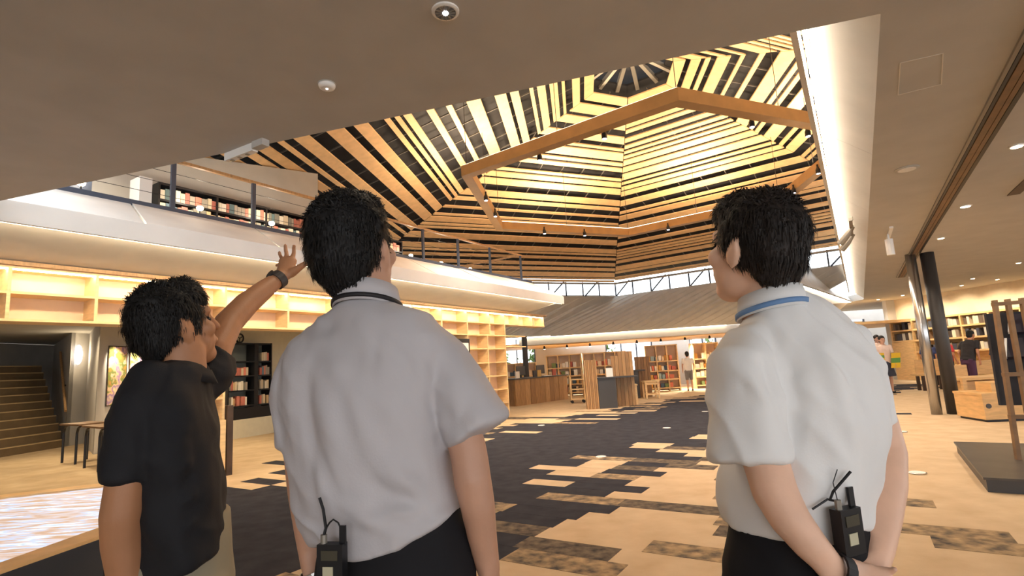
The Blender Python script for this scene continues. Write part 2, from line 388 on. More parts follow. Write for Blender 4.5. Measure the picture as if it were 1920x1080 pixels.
def books(base, dirv, depthv, length, hgt, thick, rng, label, group, fill=1.0, lean=0.0):
    x = 0.01
    while x < length - thick[1]:
        w = rng.uniform(*thick); h = hgt * rng.uniform(0.72, 0.97)
        if rng.random() < fill:
            ci = rng.randrange(len(bookm)); MB().obox(base + dirv * x, dirv * (w * 0.93), depthv * rng.uniform(0.8, 1.0), UPZ * h).build('book', bookm[ci], None, label=bookn[ci] + ' ' + label, cat='book', group=group)
        x += w
def shelf_unit(name, label, base, dirv, depthv, width, hgt, cols, levels, m, mback=None, back=True, t=0.03, group=None):
    o = thing(name, label, 'bookcase', base + dirv * width / 2, group)
    for i in range(cols + 1):
        MB().obox(base + dirv * ((width - t) * i / cols), dirv * t, depthv, UPZ * hgt).build('upright', m, o)
    for z in levels:
        for i in range(cols):
            MB().obox(base + dirv * ((width - t) * i / cols + t) + UPZ * z, dirv * ((width - t) / cols - t), depthv * 0.98, UPZ * t).build('shelf', m, o)
    if back: MB().obox(base + depthv * 0.96 + UPZ * 0.02, dirv * width, depthv * 0.06, UPZ * (hgt - 0.04)).build('back_panel', mback or m, o)
    return o
rb = random.Random(5)
for (sa, sb) in ((2.1, 4.75), (6.0, 7.4)):
    base = LM(sa, 1.62 if sa < 3 else 1.75, 3.57)
    shelf_unit('bookcase', 'low dark bookcase on the mezzanine beside the grey wall' if sa < 3 else 'low dark bookcase on the mezzanine beyond the grey wall end', base, U, NL * 0.28, sb - sa, 0.84, 3, [0.1, 0.33, 0.56, 0.81], black_metal, black_metal)
    for z in (0.36, 0.59):
        books(base + UPZ * z + NL * 0.02 + U * 0.03, U, NL * 0.2, sb - sa - 0.05, 0.195, (0.05, 0.1) if sa < 3 else (0.09, 0.14), rb, 'book standing in the low dark mezzanine bookcase ' + ('by the grey wall' if sa < 3 else 'beyond the grey wall end'), 'books on the mezzanine')
MB().obox(LM(-0.2, 1.4, 3.57), U * 1.4, NL * 0.4, UPZ * 0.55).build('low_cabinet', blue_metal, None, label='long low blue-grey cabinet behind the railing on the mezzanine', cat='cabinet')
MB().obox(LM(1.72, 1.3, 3.57), U * 0.16, NL * 0.3, UPZ * 0.75).build('white_pedestal', white_m, None, label='narrow white pedestal beside the low mezzanine bookcase', cat='pedestal')
for s, o_ in ((1.05, 1.3), (2.55, 1.3), (3.75, 1.3), (7.4, 1.5), (8.6, 1.6), (9.8, 1.6)):
    c = LM(s, o_, 3.57)
    t_ = thing('spot_lamp', 'small lit round spot lamp on a short stand behind the railing', 'lamp', c, 'spot lamps along the mezzanine edge')
    MB().tube([c, c + UPZ * 0.42], 0.012, 6).build('stand', black_metal, t_)
    MB().lathe(c + UPZ * 0.42, [(0.02, 0), (0.045, 0.02), (0.05, 0.05), (0.035, 0.07)], 12).build('lamp_head', bulb, t_)
    lamp('POINT', 'spot_lamp_light', c + UPZ * 0.62, 8, (255, 238, 214), parent=t_, shadow_soft_size=0.06)

# ------------------------------------------------------------------ long birch shelf wall under the eave
S0 = V((-5.84, 5.95, 0))
def LS(s, o, z): return S0 + U * s + NL * o + V((0, 0, z))
sh = thing('shelf_wall', 'long lit birch cubby shelf running under the mezzanine eave', 'shelf', LS(5, 0, 0))
dv = [-2.6, -1.75, -0.9, 0.08, 0.93, 1.77, 2.61, 3.7, 4.75, 5.8, 6.77, 7.76, 8.75, 9.73, 10.45, 11.21, 12.0, 12.7]
D = 0.36
zt, zm, zb = 2.85, 2.52, 2.2
for s in dv:
    bot = zb if s < 10.5 else zm
    MB().obox(LS(s, 0, bot), U * 0.035, NL * D, UPZ * (zt - bot)).build('divider', birch, sh)
for i in range(len(dv) - 1):
    a = dv[i] + 0.035; L_ = dv[i + 1] - a
    for z in ((zt - 0.03, zm, zb) if dv[i] < 10.4 else (zt - 0.03, zm)):
        MB().obox(LS(a, 0.0, z), U * L_, NL * D, UPZ * 0.03).build('shelf_board', birch, sh)
    zz = zb if dv[i] < 10.4 else zm
    MB().obox(LS(a, D - 0.02, zz + 0.03), U * L_, NL * 0.02, UPZ * (zt - 0.06 - zz)).build('back_panel', birch_pink, sh)
    MB().obox(LS(a, 0.02, zt - 0.045), U * L_, NL * 0.03, UPZ * 0.014).build('led_strip', led_shelf, sh)
MB().obox(LS(dv[0], -0.06, zt), U * (dv[-1] - dv[0] + 0.1), NL * (D + 0.06), UPZ * 0.045).build('cornice', oak, sh)
for (sa, sb, nc) in ((8.75, 10.48, 2), (2.05, 2.645, 1)):        # full-height ends
    for i in range(nc + 1):
        MB().obox(LS(sa + (sb - sa - 0.035) * i / nc, 0, 0), U * 0.035, NL * D, UPZ * zb).build('divider', birch, sh)
    for z in (0.04, 0.4, 0.76, 1.12, 1.48, 1.84):
        for i in range(nc):
            w_ = (sb - sa - 0.035) / nc
            MB().obox(LS(sa + w_ * i + 0.035, 0, z), U * (w_ - 0.035), NL * D, UPZ * 0.03).build('shelf_board', birch, sh)
    MB().obox(LS(sa, D - 0.02, 0), U * (sb - sa), NL * 0.02, UPZ * zb).build('back_panel', birch_pink, sh)
for z in (1.9, 2.2):
    MB().obox(LS(10.48, 0.02, z), U * 1.1, NL * 0.3, UPZ * 0.03).build('shelf_board', birch, sh)
# panels and cabinet beside the opening
MB().obox(LS(2.66, -0.05, 0), U * 0.09, NL * 0.45, UPZ * 1.02).build('dark_partition', dark_wood, None, label='narrow dark upright panel at the end of the birch shelf', cat='panel')
MB().obox(LS(1.6, -0.12, 0), U * 1.0, NL * 0.11, UPZ * 0.82).build('low_cupboard_front', birch, None, label='low birch cupboard front below the shelf by the dark panel', cat='cupboard')
# poster screen on far shelf end
sc_ = thing('wall_monitor', 'dark framed upright screen on the end of the birch shelf', 'screen', LS(8.3, -0.1, 1.0))
MB().obox(LS(8.12, -0.06, 1.05), U * 0.62, NL * 0.05, UPZ * 1.05).build('frame', black_metal, sc_)
MB().obox(LS(8.18, -0.07, 1.15), U * 0.5, NL * 0.012, UPZ * 0.85).build('picture', white_m, sc_)

# ------------------------------------------------------------------ under the mezzanine
bcb = Z(425, 826, 0); bce = Z(509, 812, 0)
bd = (bce - bcb); bw = bd.length; bd.normalize(); bn = V((-bd.y, bd.x, 0))
MB().obox(bcb - bd * 0.4 + bn * 0.45, bd * 4.6, bn * 0.15, UPZ * 2.9).build('wall_alcove', mat('cream_plaster', (220, 212, 184), 0.8, 0.02), label='cream wall of the alcove under the mezzanine', kind='structure')
bcb2 = bcb + UPZ * 0.45
bk = shelf_unit('bookcase', 'tall black bookcase with a few books against the cream wall', bcb2, bd, bn * 0.36, bw, 1.9, 1, [0.0, 0.3, 0.68, 1.04, 1.4, 1.86], black_metal, mat('grey_back', (112, 116, 110), 0.6), t=0.035)
MB().obox(bcb2 + bd * (bw * 0.58), bd * 0.12, bn * 0.3, UPZ * 1.86).build('upright', black_metal, bk)
MB().obox(bcb2 - bn * 0.01 + UPZ * 0.03, bd * bw, bn * 0.03, UPZ * 0.25).build('base_panel', black_metal, bk)
MB().obox(bcb, bd * (bw + 0.3), bn * 0.45, UPZ * 0.45).build('plinth', mat('cream_plaster', (220, 212, 184)), bk)
rb = random.Random(11)
for z, f in ((1.435, 0.35), (1.075, 0.95), (0.715, 0.75), (0.335, 0.25)):
    books(bcb2 + bd * 0.05 + UPZ * z + bn * 0.03, bd, bn * 0.2, bw * 0.48 if z != 1.435 else 0.0, 0.25, (0.045, 0.075), rb, 'small book standing in the tall black bookcase', 'books in the black bookcase', 0.9 if f > .5 else .5)
    books(bcb2 + bd * (bw * 0.72) + UPZ * z + bn * 0.03, bd, bn * 0.2, bw * 0.26, 0.25, (0.045, 0.075), rb, 'small book standing in the tall black bookcase', 'books in the black bookcase', 0.9)
ck = bcb2 + bd * (bw * 0.36) + bn * 0.2 + UPZ * 1.895
c_o = thing('ornament', 'round black wheel ornament on top of the tall black bookcase', 'ornament', ck)
ringm = MB(); pts = []
for i in range(17):
    an = 2 * math.pi * i / 16; pts.append(ck + UPZ * 0.13 + bd * (0.11 * math.cos(an)) + UPZ * (0.11 * math.sin(an)))
ringm.tube(pts, 0.022, 6, False).build('rim', black_metal, c_o)
for an in (0.5, 2.6, 4.7):
    MB().tube([ck + UPZ * 0.13, ck + UPZ * 0.13 + bd * (0.11 * math.cos(an)) + UPZ * (0.11 * math.sin(an))], 0.012, 5).build('spoke', black_metal, c_o)
MB().box(ck, 0.1, 0.08, 0.03).build('foot', black_metal, c_o)
# stairs
sA, sB = Z(-60, 868, 0), Z(118, 838, 0)
se = (sB - sA); sl_ = se.length; se.normalize(); sn = ROT(-45)
st = thing('staircase', 'broad brown staircase rising beside the wall lamp', 'stairs', sA + se * sl_ / 2)
stair_m = mat('brown_stair', (116, 98, 74), 0.5, 0.08, 3); nose_m = mat('stair_nosing', (190, 168, 128), 0.4)
for i in range(11):
    tr = MB().obox(sA + sn * 0.26 * i + UPZ * (0.195 * i), se * (sl_ - 0.05 * i), sn * (0.26 if i < 10 else 1.8), UPZ * 0.195).build('step', stair_m, st)
    MB().obox(sA + sn * (0.26 * i - 0.012) + UPZ * (0.195 * (i + 1) - 0.022), se * (sl_ - 0.05 * i), sn * 0.04, UPZ * 0.026).build('nosing', nose_m, tr)
MB().obox(sA - se * 14 + sn * 4.6, se * (sl_ + 26), sn * 0.2, UPZ * 2.88).build('wall_stair', plaster_grey, label='beige wall at the head of the staircase', kind='structure')
wl0 = sB + se * 0.05
MB().obox(wl0, sn * 5, se * 0.12, UPZ * 2.9).build('wall_stair_side', plaster, label='pale side wall beside the staircase', kind='structure')
MB().obox(wl0 + se * 0.0, se * 0.55, -sn * 0.0 + sn * 0.12, UPZ * 2.9).build('wall_pier', plaster, label='pale pier carrying the glowing oval lamp', kind='structure')
hr = thing('stair_handrail', 'sloping wooden handrail on the stair wall', 'handrail', wl0)
MB().tube([wl0 + UPZ * 0.9 - se * 0.08 - sn * 0.3, wl0 + UPZ * 2.5 - se * 0.08 + sn * 1.9], 0.03, 8).build('rail', oak3, hr)
MB().tube([wl0 + UPZ * 1.55 - se * 0.08 + sn * 0.6, wl0 + UPZ * 1.55 + se * 0.02 + sn * 0.6], 0.015, 6).build('bracket', black_metal, hr)
lp = W(137, 666, wl0.y - 0.02 + 0.15) ; lpd = Z(137, 666, 1.0)
q0 = wl0 + se * 0.22 - sn * 0.05; q0.z = W(137, 666, q0.y).z
wlamp = thing('wall_lamp', 'glowing oval wall lamp on the pale pier by the stairs', 'lamp', q0)
lm = MB(); 
for i in range(9):
    pass
def ellipsoid(mb, c, a, b, c3, n=12, m=8):
    c = V(c); n0 = len(mb.v)
    for i in range(m + 1):
        th = math.pi * i / m
        for k in range(n):
            ph = 2 * math.pi * k / n
            mb.v.append(tuple(c + a * (math.sin(th) * math.cos(ph)) + b * (math.sin(th) * math.sin(ph)) + c3 * math.cos(th)))
    for i in range(m):
        for k in range(n):
            p0 = n0 + i * n + k; p1 = n0 + i * n + (k + 1) % n; mb.f.append((p0, p0 + n, p1 + n, p1))
    return mb
ellipsoid(lm, q0 - sn * 0.06, se * 0.13, sn * 0.07, UPZ * 0.26).build('shade', lamp_glow, wlamp, smooth=True)
MB().obox(q0 + sn * 0.0 - se * 0.05 - UPZ * 0.1, se * 0.1, sn * 0.06, UPZ * 0.2).build('wall_plate', grey_metal, wlamp)
lamp('POINT', 'wall_lamp_light', q0 - sn * 0.25, 14, (255, 226, 180), parent=wlamp, shadow_soft_size=0.15)
# recessed art wall with lit panels
aw0 = Z(186, 850, 0)
MB().obox(aw0 - se * 0.15, se * 4.2, sn * 0.15, UPZ * 2.9).build('wall_art', plaster, label='beige wall carrying the lit picture panels', kind='structure')
pe = wl0 + se * 0.55; pq = aw0 - se * 0.15; MB().obox(pe, pq - pe, sn * 0.12, UPZ * 2.9).build('wall_pier_return', plaster, label='narrow wall between the lamp pier and the picture wall', kind='structure')
artm = bpy.data.materials.new('printed_picture'); artm.use_nodes = True
_n = artm.node_tree; _p = _n.nodes['Principled BSDF']; _tc = _n.nodes.new('ShaderNodeTexCoord'); _z = _n.nodes.new('ShaderNodeTexNoise'); _z.inputs['Scale'].default_value = 4.5
_r = _n.nodes.new('ShaderNodeValToRGB'); _r.color_ramp.elements[0].color = lin((200, 140, 70)); _r.color_ramp.elements[0].position = .3; _r.color_ramp.elements[1].color = lin((240, 214, 160)); _r.color_ramp.elements[1].position = .7
for ps_, cc in ((0.42, (110, 130, 70)), (0.5, (236, 196, 150)), (0.58, (150, 120, 170))):
    e = _r.color_ramp.elements.new(ps_); e.color = lin(cc)
_n.links.new(_tc.outputs['Object'], _z.inputs['Vector']); _n.links.new(_z.outputs[0], _r.inputs[0]); _n.links.new(_r.outputs[0], _p.inputs['Base Color'])
for i, off in enumerate((0.1, 0.72, 1.34)):
    a = aw0 + se * off - sn * 0.04 + UPZ * 1.0
    pf = thing('picture_panel', ['colourful tall picture panel next to the pale pier', 'colourful tall picture panel second from the pale pier', 'colourful tall picture panel third from the pale pier'][i], 'picture', a)
    MB().obox(a, se * 0.55, sn * 0.035, UPZ * 1.35).build('board', dark_wood, pf)
    MB().obox(a + se * 0.02 + UPZ * 0.02 - sn * 0.006, se * 0.51, sn * 0.008, UPZ * 1.31).build('print', artm, pf)
    c = aw0 + se * (off + 0.27) - sn * 0.55 + UPZ * 2.74
    sp = thing('ceiling_spotlight', 'small ceiling spotlight above the picture panels', 'light', c, 'spotlights over the pictures')
    MB().tube([c + UPZ * 0.16, c + UPZ * 0.05, c, c + sn * 0.05 - UPZ * 0.12], [0.012, 0.012, 0.04, 0.045], 10).build('head', black_metal, sp)
    lamp('SPOT', 'picture_light', c + sn * 0.06 - UPZ * 0.14, 150, WARM, a + se * 0.27 + UPZ * 0.8, sp, spot_size=0.9, spot_blend=0.7, shadow_soft_size=0.03)
MB().obox(LM(-8.6, 1.7, 0), NL * 18, U * 0.15, UPZ * 2.9).build('wall_leak_block', plaster, label='unseen end wall added under the mezzanine to stop daylight', kind='structure')  # out-of-view wall, added so no daylight leaks in beside the stairs
for i, (x_, y_) in enumerate(((-7.6, 9.2), (-9.6, 11.2), (-6.6, 12.0))):  # downlights added to warm and brighten the space under the mezzanine
    c = V((x_, y_, 2.9))
    o = thing('downlight', ['small added downlight under the mezzanine above the stools', 'small added downlight under the mezzanine in front of the stairs', 'small added downlight under the mezzanine before the black bookcase'][i], 'light', c)
    MB().lathe(c - UPZ * 0.012, [(0.05, 0), (0.06, 0.004), (0.06, 0.016)], 16).build('trim_ring', white_m, o)
    MB().lathe(c - UPZ * 0.016, [(0.042, 0), (0.042, 0.008)], 16).build('lens', bulb, o)
    lamp('SPOT', 'downlight_beam', c - UPZ * 0.03, 170, (255, 228, 184), c - UPZ * 3, o, spot_size=2.6, spot_blend=0.6, shadow_soft_size=0.05)
# two black-legged stools
for i, (p1, p2) in enumerate((((116, 868), (141, 871)), ((158, 878), (184, 885)))):
    a, b = Z(*p1, 0), Z(*p2, 0); dx = (b - a); w_ = max(dx.length, 0.34); dx.normalize(); dy = V((-dx.y, dx.x, 0))
    so = thing('stool', 'thin-topped stool with bent black legs ' + ('close to the stairs' if i == 0 else 'further from the stairs'), 'stool', (a + b) / 2 + dy * 0.2)
    hh = 0.72
    MB().obox(a - dx * 0.06 - dy * 0.06 + UPZ * hh, dx * (w_ + 0.3), dy * 0.5, UPZ * 0.03).build('seat', weathered, so)
    for q in (a, b, a + dy * 0.4, b + dy * 0.4):
        MB().tube([q, q + UPZ * (hh - 0.14), q + UPZ * (hh - 0.05) + dx * 0.05, q + UPZ * (hh + 0.0) + dx * 0.16], 0.022, 8).build('leg', black_metal, so)
# glowing projection table
tz = 0.42
tA, tB, tC_, tD = Z(-90, 948, tz), Z(205, 914, tz), Z(215, 984, tz), Z(-90, 1094, tz)
tb = thing('display_table', 'low wooden table with a glowing rippled water screen', 'table', (tA + tB + tC_ + tD) / 4 - UPZ * tz)
e1 = (tB - tA).normalized(); e2 = (tA - tD).normalized()
scr = bpy.data.materials.new('water_screen'); scr.use_nodes = True
_n = scr.node_tree; _p = _n.nodes['Principled BSDF']; _tc = _n.nodes.new('ShaderNodeTexCoord'); _mp = _n.nodes.new('ShaderNodeMapping'); _mp.inputs['Rotation'].default_value = (0, 0, math.atan2(e1.y, e1.x) * -1); _mp.inputs['Scale'].default_value = (1.6, 9, 1)
_z = _n.nodes.new('ShaderNodeTexNoise'); _z.inputs['Scale'].default_value = 2.2; _z.inputs['Detail'].default_value = 4; _z.inputs['Distortion'].default_value = 1.0
_r = _n.nodes.new('ShaderNodeValToRGB'); _r.color_ramp.elements[0].color = lin((186, 150, 122)); _r.color_ramp.elements[0].position = .38; _r.color_ramp.elements[1].color = lin((246, 250, 255)); _r.color_ramp.elements[1].position = .66
e = _r.color_ramp.elements.new(0.5); e.color = lin((206, 190, 186)); e = _r.color_ramp.elements.new(0.57); e.color = lin((176, 198, 236))
_n.links.new(_tc.outputs['Object'], _mp.inputs[0]); _n.links.new(_mp.outputs[0], _z.inputs['Vector']); _n.links.new(_z.outputs[0], _r.inputs[0]); _n.links.new(_r.outputs[0], _p.inputs['Emission Color']); _p.inputs['Emission Strength'].default_value = 0.95; _p.inputs['Base Color'].default_value = (.05, .05, .05, 1)
MB().prism([tA - UPZ * 0.0, tB, tC_, tD], (0, 0, 0.006)).build('screen', scr, tb)
fw = 0.17
cs = [tA, tB, tC_, tD]; cen = (tA + tB + tC_ + tD) / 4
for i in range(4):
    a, b = cs[i], cs[(i + 1) % 4]; pa = a + (a - cen).normalized() * fw * 1.3; pb = b + (b - cen).normalized() * fw * 1.3
    MB().prism([a, b, pb, pa], (0, 0, 0.02)).build('frame_rail', maple if i != 2 else maple, tb)
cs2 = [c - (c - cen).normalized() * 0.1 - UPZ * tz for c in cs]
MB().prism(cs2, (0, 0, tz - 0.001)).build('base', grey_plastic, tb)

# ------------------------------------------------------------------ far side of the atrium
FZ = 2.5
fa, fb = Z(985, 634, FZ), Z(1362, 609, FZ)
fd = (fb - fa).normalized(); fn = V((-fd.y, fd.x, 0))
far = thing('wall_far', 'grey sloping roof skirt with a lit eave on the far side', None, fa, kind='structure')
k1 = CV(1, CR, CZ0); k0 = CV(0, CR, CZ0); k2 = CV(2, CR, CZ0)
def quad_strips(pa, pb, qa, qb, n, m, name, parent, th=0.05):
    for i in range(n):
        f0, f1 = i / n, (i + 1) / n
        poly = [pa.lerp(pb, f0), pa.lerp(pb, f1), qa.lerp(qb, f1), qa.lerp(qb, f0)]
        nn = (poly[1] - poly[0]).cross(poly[3] - poly[0]).normalized()
        MB().prism(poly, nn * th).build(name, m, parent)
quad_strips(k1, k1.lerp(k2, 0.86), fa + fd * 0.1, fb + fd * 1.6, 22, skirt_grey, 'roof_strip', far)
fl2 = fa + V((-7.0, 1.5, 0.2))
quad_strips(k0, k1, fl2, fa + fd * 0.1, 14, skirt_grey, 'roof_strip', far)
MB().obox(fa - fd * 0.3 - UPZ * 0.02, fd * ((fb - fa).length + 0.3), fn * 0.12, UPZ * 0.06).build('led_strip', led_soft, far)
MB().obox(fa - fd * 0.3 - UPZ * 0.30 + fn * 0.15, fd * ((fb - fa).length + 3), fn * 0.1, UPZ * 0.28).build('fascia', plaster, far)
MB().obox(fl2 - UPZ * 0.03, fa - fl2, fn * 0.12, UPZ * 0.06).build('led_strip', led_soft, far)
MB().obox(fa - fd * 14 - UPZ * 0.32 + fn * 0.2, fd * 30, fn * 5.2, UPZ * 0.1).build('ceiling_far', maple, label='wood-toned ceiling over the far bookshelves', kind='structure')
# mezzanine corner on the right, overlit from below
T = Z(1482, 528, CZ); q1 = Z(1386, 588, CZ); q1 = T + (q1 - T).normalized() * 9.0
q2 = Z(1616, 573, CZ); q2 = T + (q2 - T).normalized() * 9.6
rc = thing('wall_right_corner', 'overlit white eave corner with a grey sloping skirt on the right', None, T, kind='structure')
inw = ((q1 - T).normalized() + (q2 - T).normalized()).normalized()
def off(p, d, z): return p + d + V((0, 0, z))
nR = V((-(q2 - T).y, (q2 - T).x, 0)).normalized()
nL = V(((q1 - T).y, -(q1 - T).x, 0)).normalized()
top0 = T + inw * 2.1 + UPZ * 0.95
top2 = q2 + nR * 0.9 + UPZ * 1.35
quad_strips(T, q2, top0, top2, 14, skirt_grey, 'roof_strip', rc)
quad_strips(q1, T, q1 + nL * 0.9 + UPZ * 1.0, top0, 8, skirt_grey, 'roof_strip', rc)
for a, b, n_ in ((T, q2, nR), (q1, T, nL)):
    t = (b - a)
    MB().prism([a, b, b + n_ * 0.12, a + n_ * 0.12], (0, 0, 0.03)).build('led_strip', led_white, rc)
MB().prism([T + inw * 0.2, q2 + nR * 0.1, q2 + nR * 0.8 - UPZ * 0.55, T + inw * 1.5 - UPZ * 0.55], (0, 0, 0.04)).build('eave_soffit', parapet_white, rc)
MB().prism([T + inw * 0.2, T + inw * 1.5 - UPZ * 0.55, q1 + nL * 0.8 - UPZ * 0.55, q1 + nL * 0.1], (0, 0, 0.04)).build('eave_soffit', parapet_white, rc)
zb_ = CZ - 0.53
for a, b in ((T + inw * 1.5, q2 + nR * 0.8), (q1 + nL * 0.8, T + inw * 1.5)):
    a = V((a.x, a.y, 0)); b = V((b.x, b.y, 0)); t = b - a; nn_ = V((-t.y, t.x, 0)).normalized()
    for i in range(6): MB().obox(a + t * (i / 6), t * (1 / 6) * 0.997, nn_ * 0.12, UPZ * zb_).build('wall_panel', parapet_white, rc)
# far wall with openings to the daylight
fy = 27.5
def fwall(x0, x1, z0=0.0, z1=3.2): MB().obox((x0, fy, z0), (x1 - x0, 0, 0), (0, 0.2, 0), (0, 0, z1 - z0)).build('wall_panel', plaster, fw_)
fw_ = thing('wall_back', 'far wall with tall bright windows behind the bookshelves', None, V((3, fy, 0)), kind='structure')
wins = [(-0.9, 1.0), (4.6, 7.0), (8.9, 10.3), (13.6, 18.0)]
x = -14.0
for a, b in wins:
    fwall(x, a); fwall(a, b, 0, 0.7); fwall(a, b, 2.75, 3.2)
    nb = max(2, round((b - a) / 0.8))
    for i in range(nb + 1): MB().obox((a + (b - a - 0.06) * i / nb, fy + 0.05, 0.7), (0.06, 0, 0), (0, 0.08, 0), (0, 0, 2.05)).build('window_mullion', blue_metal, fw_)
    for i in range(nb): MB().obox((a + (b - a - 0.06) * i / nb + 0.06, fy + 0.08, 0.7), ((b - a - 0.06) / nb - 0.06, 0, 0), (0, 0.01, 0), (0, 0, 2.05)).build('window_pane', glass, fw_)
    x = b
fwall(x, 24)
# greenery beyond the windows
leafm = mat('garden_leaves', (96, 120, 66), 0.7, 0.4, 5)
rg = random.Random(3)
for i, xx in enumerate((-0.9, 1.1, 8.6, 10.9, 5.0)):
    g = thing('garden_shrub', 'green shrub outside the far window' , 'shrub', V((xx, 31.0, 0)), 'shrubs outside the far windows')
    MB().tube([(xx, 31, 0), (xx, 31, 1.2)], 0.05, 6).build('trunk', dark_wood, g)
    lv = MB()
    for j in range(260):
        c = V((xx + rg.gauss(0, 0.32), 31 + rg.gauss(0, 0.3), 1.5 + rg.gauss(0, 0.38))); a = V((rg.uniform(-1, 1), rg.uniform(-1, 1), rg.uniform(-1, 1))) * 0.14; b = V((rg.uniform(-1, 1), rg.uniform(-1, 1), rg.uniform(-1, 1))) * 0.1
        lv.add([c - a, c + b, c + a, c - b], [(0, 1, 2, 3)])
    lv.build('foliage', leafm, g, kind='stuff')

# far bookshelves with books
rb = random.Random(21)
cshade = [(236, 220, 194), (236, 232, 224), (176, 94, 80), (70, 96, 120), (214, 160, 80), (120, 140, 90), (52, 50, 56), (222, 200, 168), (150, 176, 184), (204, 120, 96), (240, 236, 228)]
fbn = ['tan', 'white', 'red', 'blue', 'orange', 'green', 'black', 'beige', 'pale blue', 'coral', 'ivory']
fbm = [mat('far_book_%d' % i, c, 0.6) for i, c in enumerate(cshade)]
def far_shelf(px0, px1, py0, py1, label, hgt, cols, levels, m, fill, wid=(0.1, 0.2)):
    a, b = Z(px0, py0, 0), Z(px1, py1, 0); d = (b - a); w_ = d.length; d.normalize(); n = V((-d.y, d.x, 0))
    shelf_unit('bookcase', label, a, d, n * 0.4, w_, hgt, cols, levels, m, birch_pink, t=0.05)
    for z in levels[:-1]:
        x = 0.08
        while x < w_ - 0.25:
            ww = rb.uniform(*wid)
            if rb.random() < fill:
                ci = rb.randrange(len(fbm)); MB().obox(a + d * x + n * 0.05 + UPZ * (z + 0.05), d * ww * 0.9, n * 0.22, UPZ * rb.uniform(0.16, 0.25)).build('book', fbm[ci], None, label=fbn[ci] + ' book on the ' + label, cat='book', group='books on the far shelves')
            x += ww * 1.05
far_shelf(1028, 1095, 744, 741, 'birch bookcase beyond the counter against the far windows', 1.75, 3, [0.1, 0.45, 0.8, 1.15, 1.7], birch, 0.96)
far_shelf(1098, 1180, 741, 737, 'birch bookcase behind the slatted wooden desk', 1.75, 4, [0.1, 0.45, 0.8, 1.15, 1.7], birch, 0.96)
far_shelf(1216, 1278, 735, 732, 'birch bookcase to one side of the person in white', 1.9, 3, [0.1, 0.45, 0.8, 1.2, 1.85], birch, 0.95)
far_shelf(1306, 1356, 729, 726, 'birch bookcase on the window side of the person in white', 1.9, 2, [0.1, 0.45, 0.8, 1.2, 1.85], birch, 0.95)
far_shelf(950, 1010, 749, 745, 'birch bookcase behind the dark column and counter', 1.5, 3, [0.1, 0.5, 0.9, 1.45], birch, 0.95)
hb = Z(1025, 731, 0) + V((0.3, 3.2, 0))
for i, (h_, lab) in enumerate(((2.05, 'upper dark display rail over the far bookcases'), (1.78, 'lower dark display rail over the far bookcases'))):
    pass
for i in range(9):                # hanging signs/lamps at the far side
    c = fa + fd * (0.6 + 1.0 * i) + fn * 1.6 + UPZ * (-0.34)
    o = thing('far_downlight', 'small lit spotlight under the wood-toned far ceiling', 'light', c, 'spotlights over the far shelves')
    MB().tube([c + UPZ * 0.05, c - UPZ * 0.04, c - UPZ * 0.12], [0.015, 0.05, 0.05], 8).build('head', black_metal, o)
    MB().lathe(c - UPZ * 0.13, [(0.04, 0), (0.04, 0.012)], 8).build('bulb', bulb, o)
    if i % 2 == 0: lamp('SPOT', 'far_light', c - UPZ * 0.16, 420, (255, 240, 216), c - UPZ * 3 - fn * 0.2, o, spot_size=2.4, spot_blend=0.8, shadow_soft_size=0.06)
# round column at the shelf end
cb = Z(990, 752, 0); 
MB().lathe(cb, [(0.14, 0), (0.14, 0.05), (0.11, 0.06), (0.11, 2.52)], 16).build('column', dark_col, None, label='slim dark round column standing behind the wooden counter', cat='column')
# counter
ca, cb2 = Z(968, 762, 0), Z(1066, 748, 0); d = (cb2 - ca); w_ = d.length; d.normalize(); n = V((-d.y, d.x, 0))
co = thing('counter', 'wooden plank-fronted service counter beside the dark column', 'counter', ca + d * w_ / 2)
for i in range(11):
    MB().obox(ca + d * (w_ * i / 11) + n * (0.004 * (i % 3)), d * (w_ / 11 - 0.012), n * 0.05, UPZ * 0.9).build('plank', [oak, oak2, oak3, oak][(i * 7) % 4], co)
MB().obox(ca + n * 0.05 + d * 0.02, d * (w_ - 0.04), n * 0.75, UPZ * 0.9).build('body', oak2, co)
for i in range(4): MB().obox(ca + n * (0.05 + 0.19 * i) - d * 0.02, n * 0.18, d * 0.03, UPZ * 0.9).build('plank', [oak2, oak][i % 2], co)
MB().obox(ca - d * 0.04 - n * 0.04 + UPZ * 0.9, d * (w_ + 0.08), n * 0.9, UPZ * 0.04).build('worktop', grey_plastic, co)
for i, (f, h_) in enumerate(((0.25, 0.3), (0.62, 0.38))):
    c = ca + d * w_ * f + n * 0.35 + UPZ * 0.94
    mo = thing('monitor', 'grey computer screen on the counter ' + ('by the dark column' if i == 0 else 'away from the dark column'), 'monitor', c)
    MB().obox(c - d * 0.24 + UPZ * 0.1, d * 0.48, n * 0.03, UPZ * 0.32).build('display', grey_plastic, mo)
    MB().obox(c - d * 0.03, d * 0.06, n * 0.04, UPZ * 0.12).build('stand', black_metal, mo)
    MB().obox(c - d * 0.12 - n * 0.05, d * 0.24, n * 0.16, UPZ * 0.012).build('foot', black_metal, mo)
for i, (f, cc) in enumerate(((0.1, (226, 220, 210)), (0.42, (60, 58, 60)), (0.5, (200, 160, 90)), (0.8, (180, 90, 70)))):
    c = ca + d * w_ * f + n * 0.2 + UPZ * 0.94
    MB().obox(c, d * 0.2, n * 0.05, UPZ * 0.24).build('leaflet_holder', mat('leaflet_%d' % i, cc), None, label=['white', 'black', 'ochre', 'brick red'][i] + ' leaflet holder standing on the service counter', cat='holder')
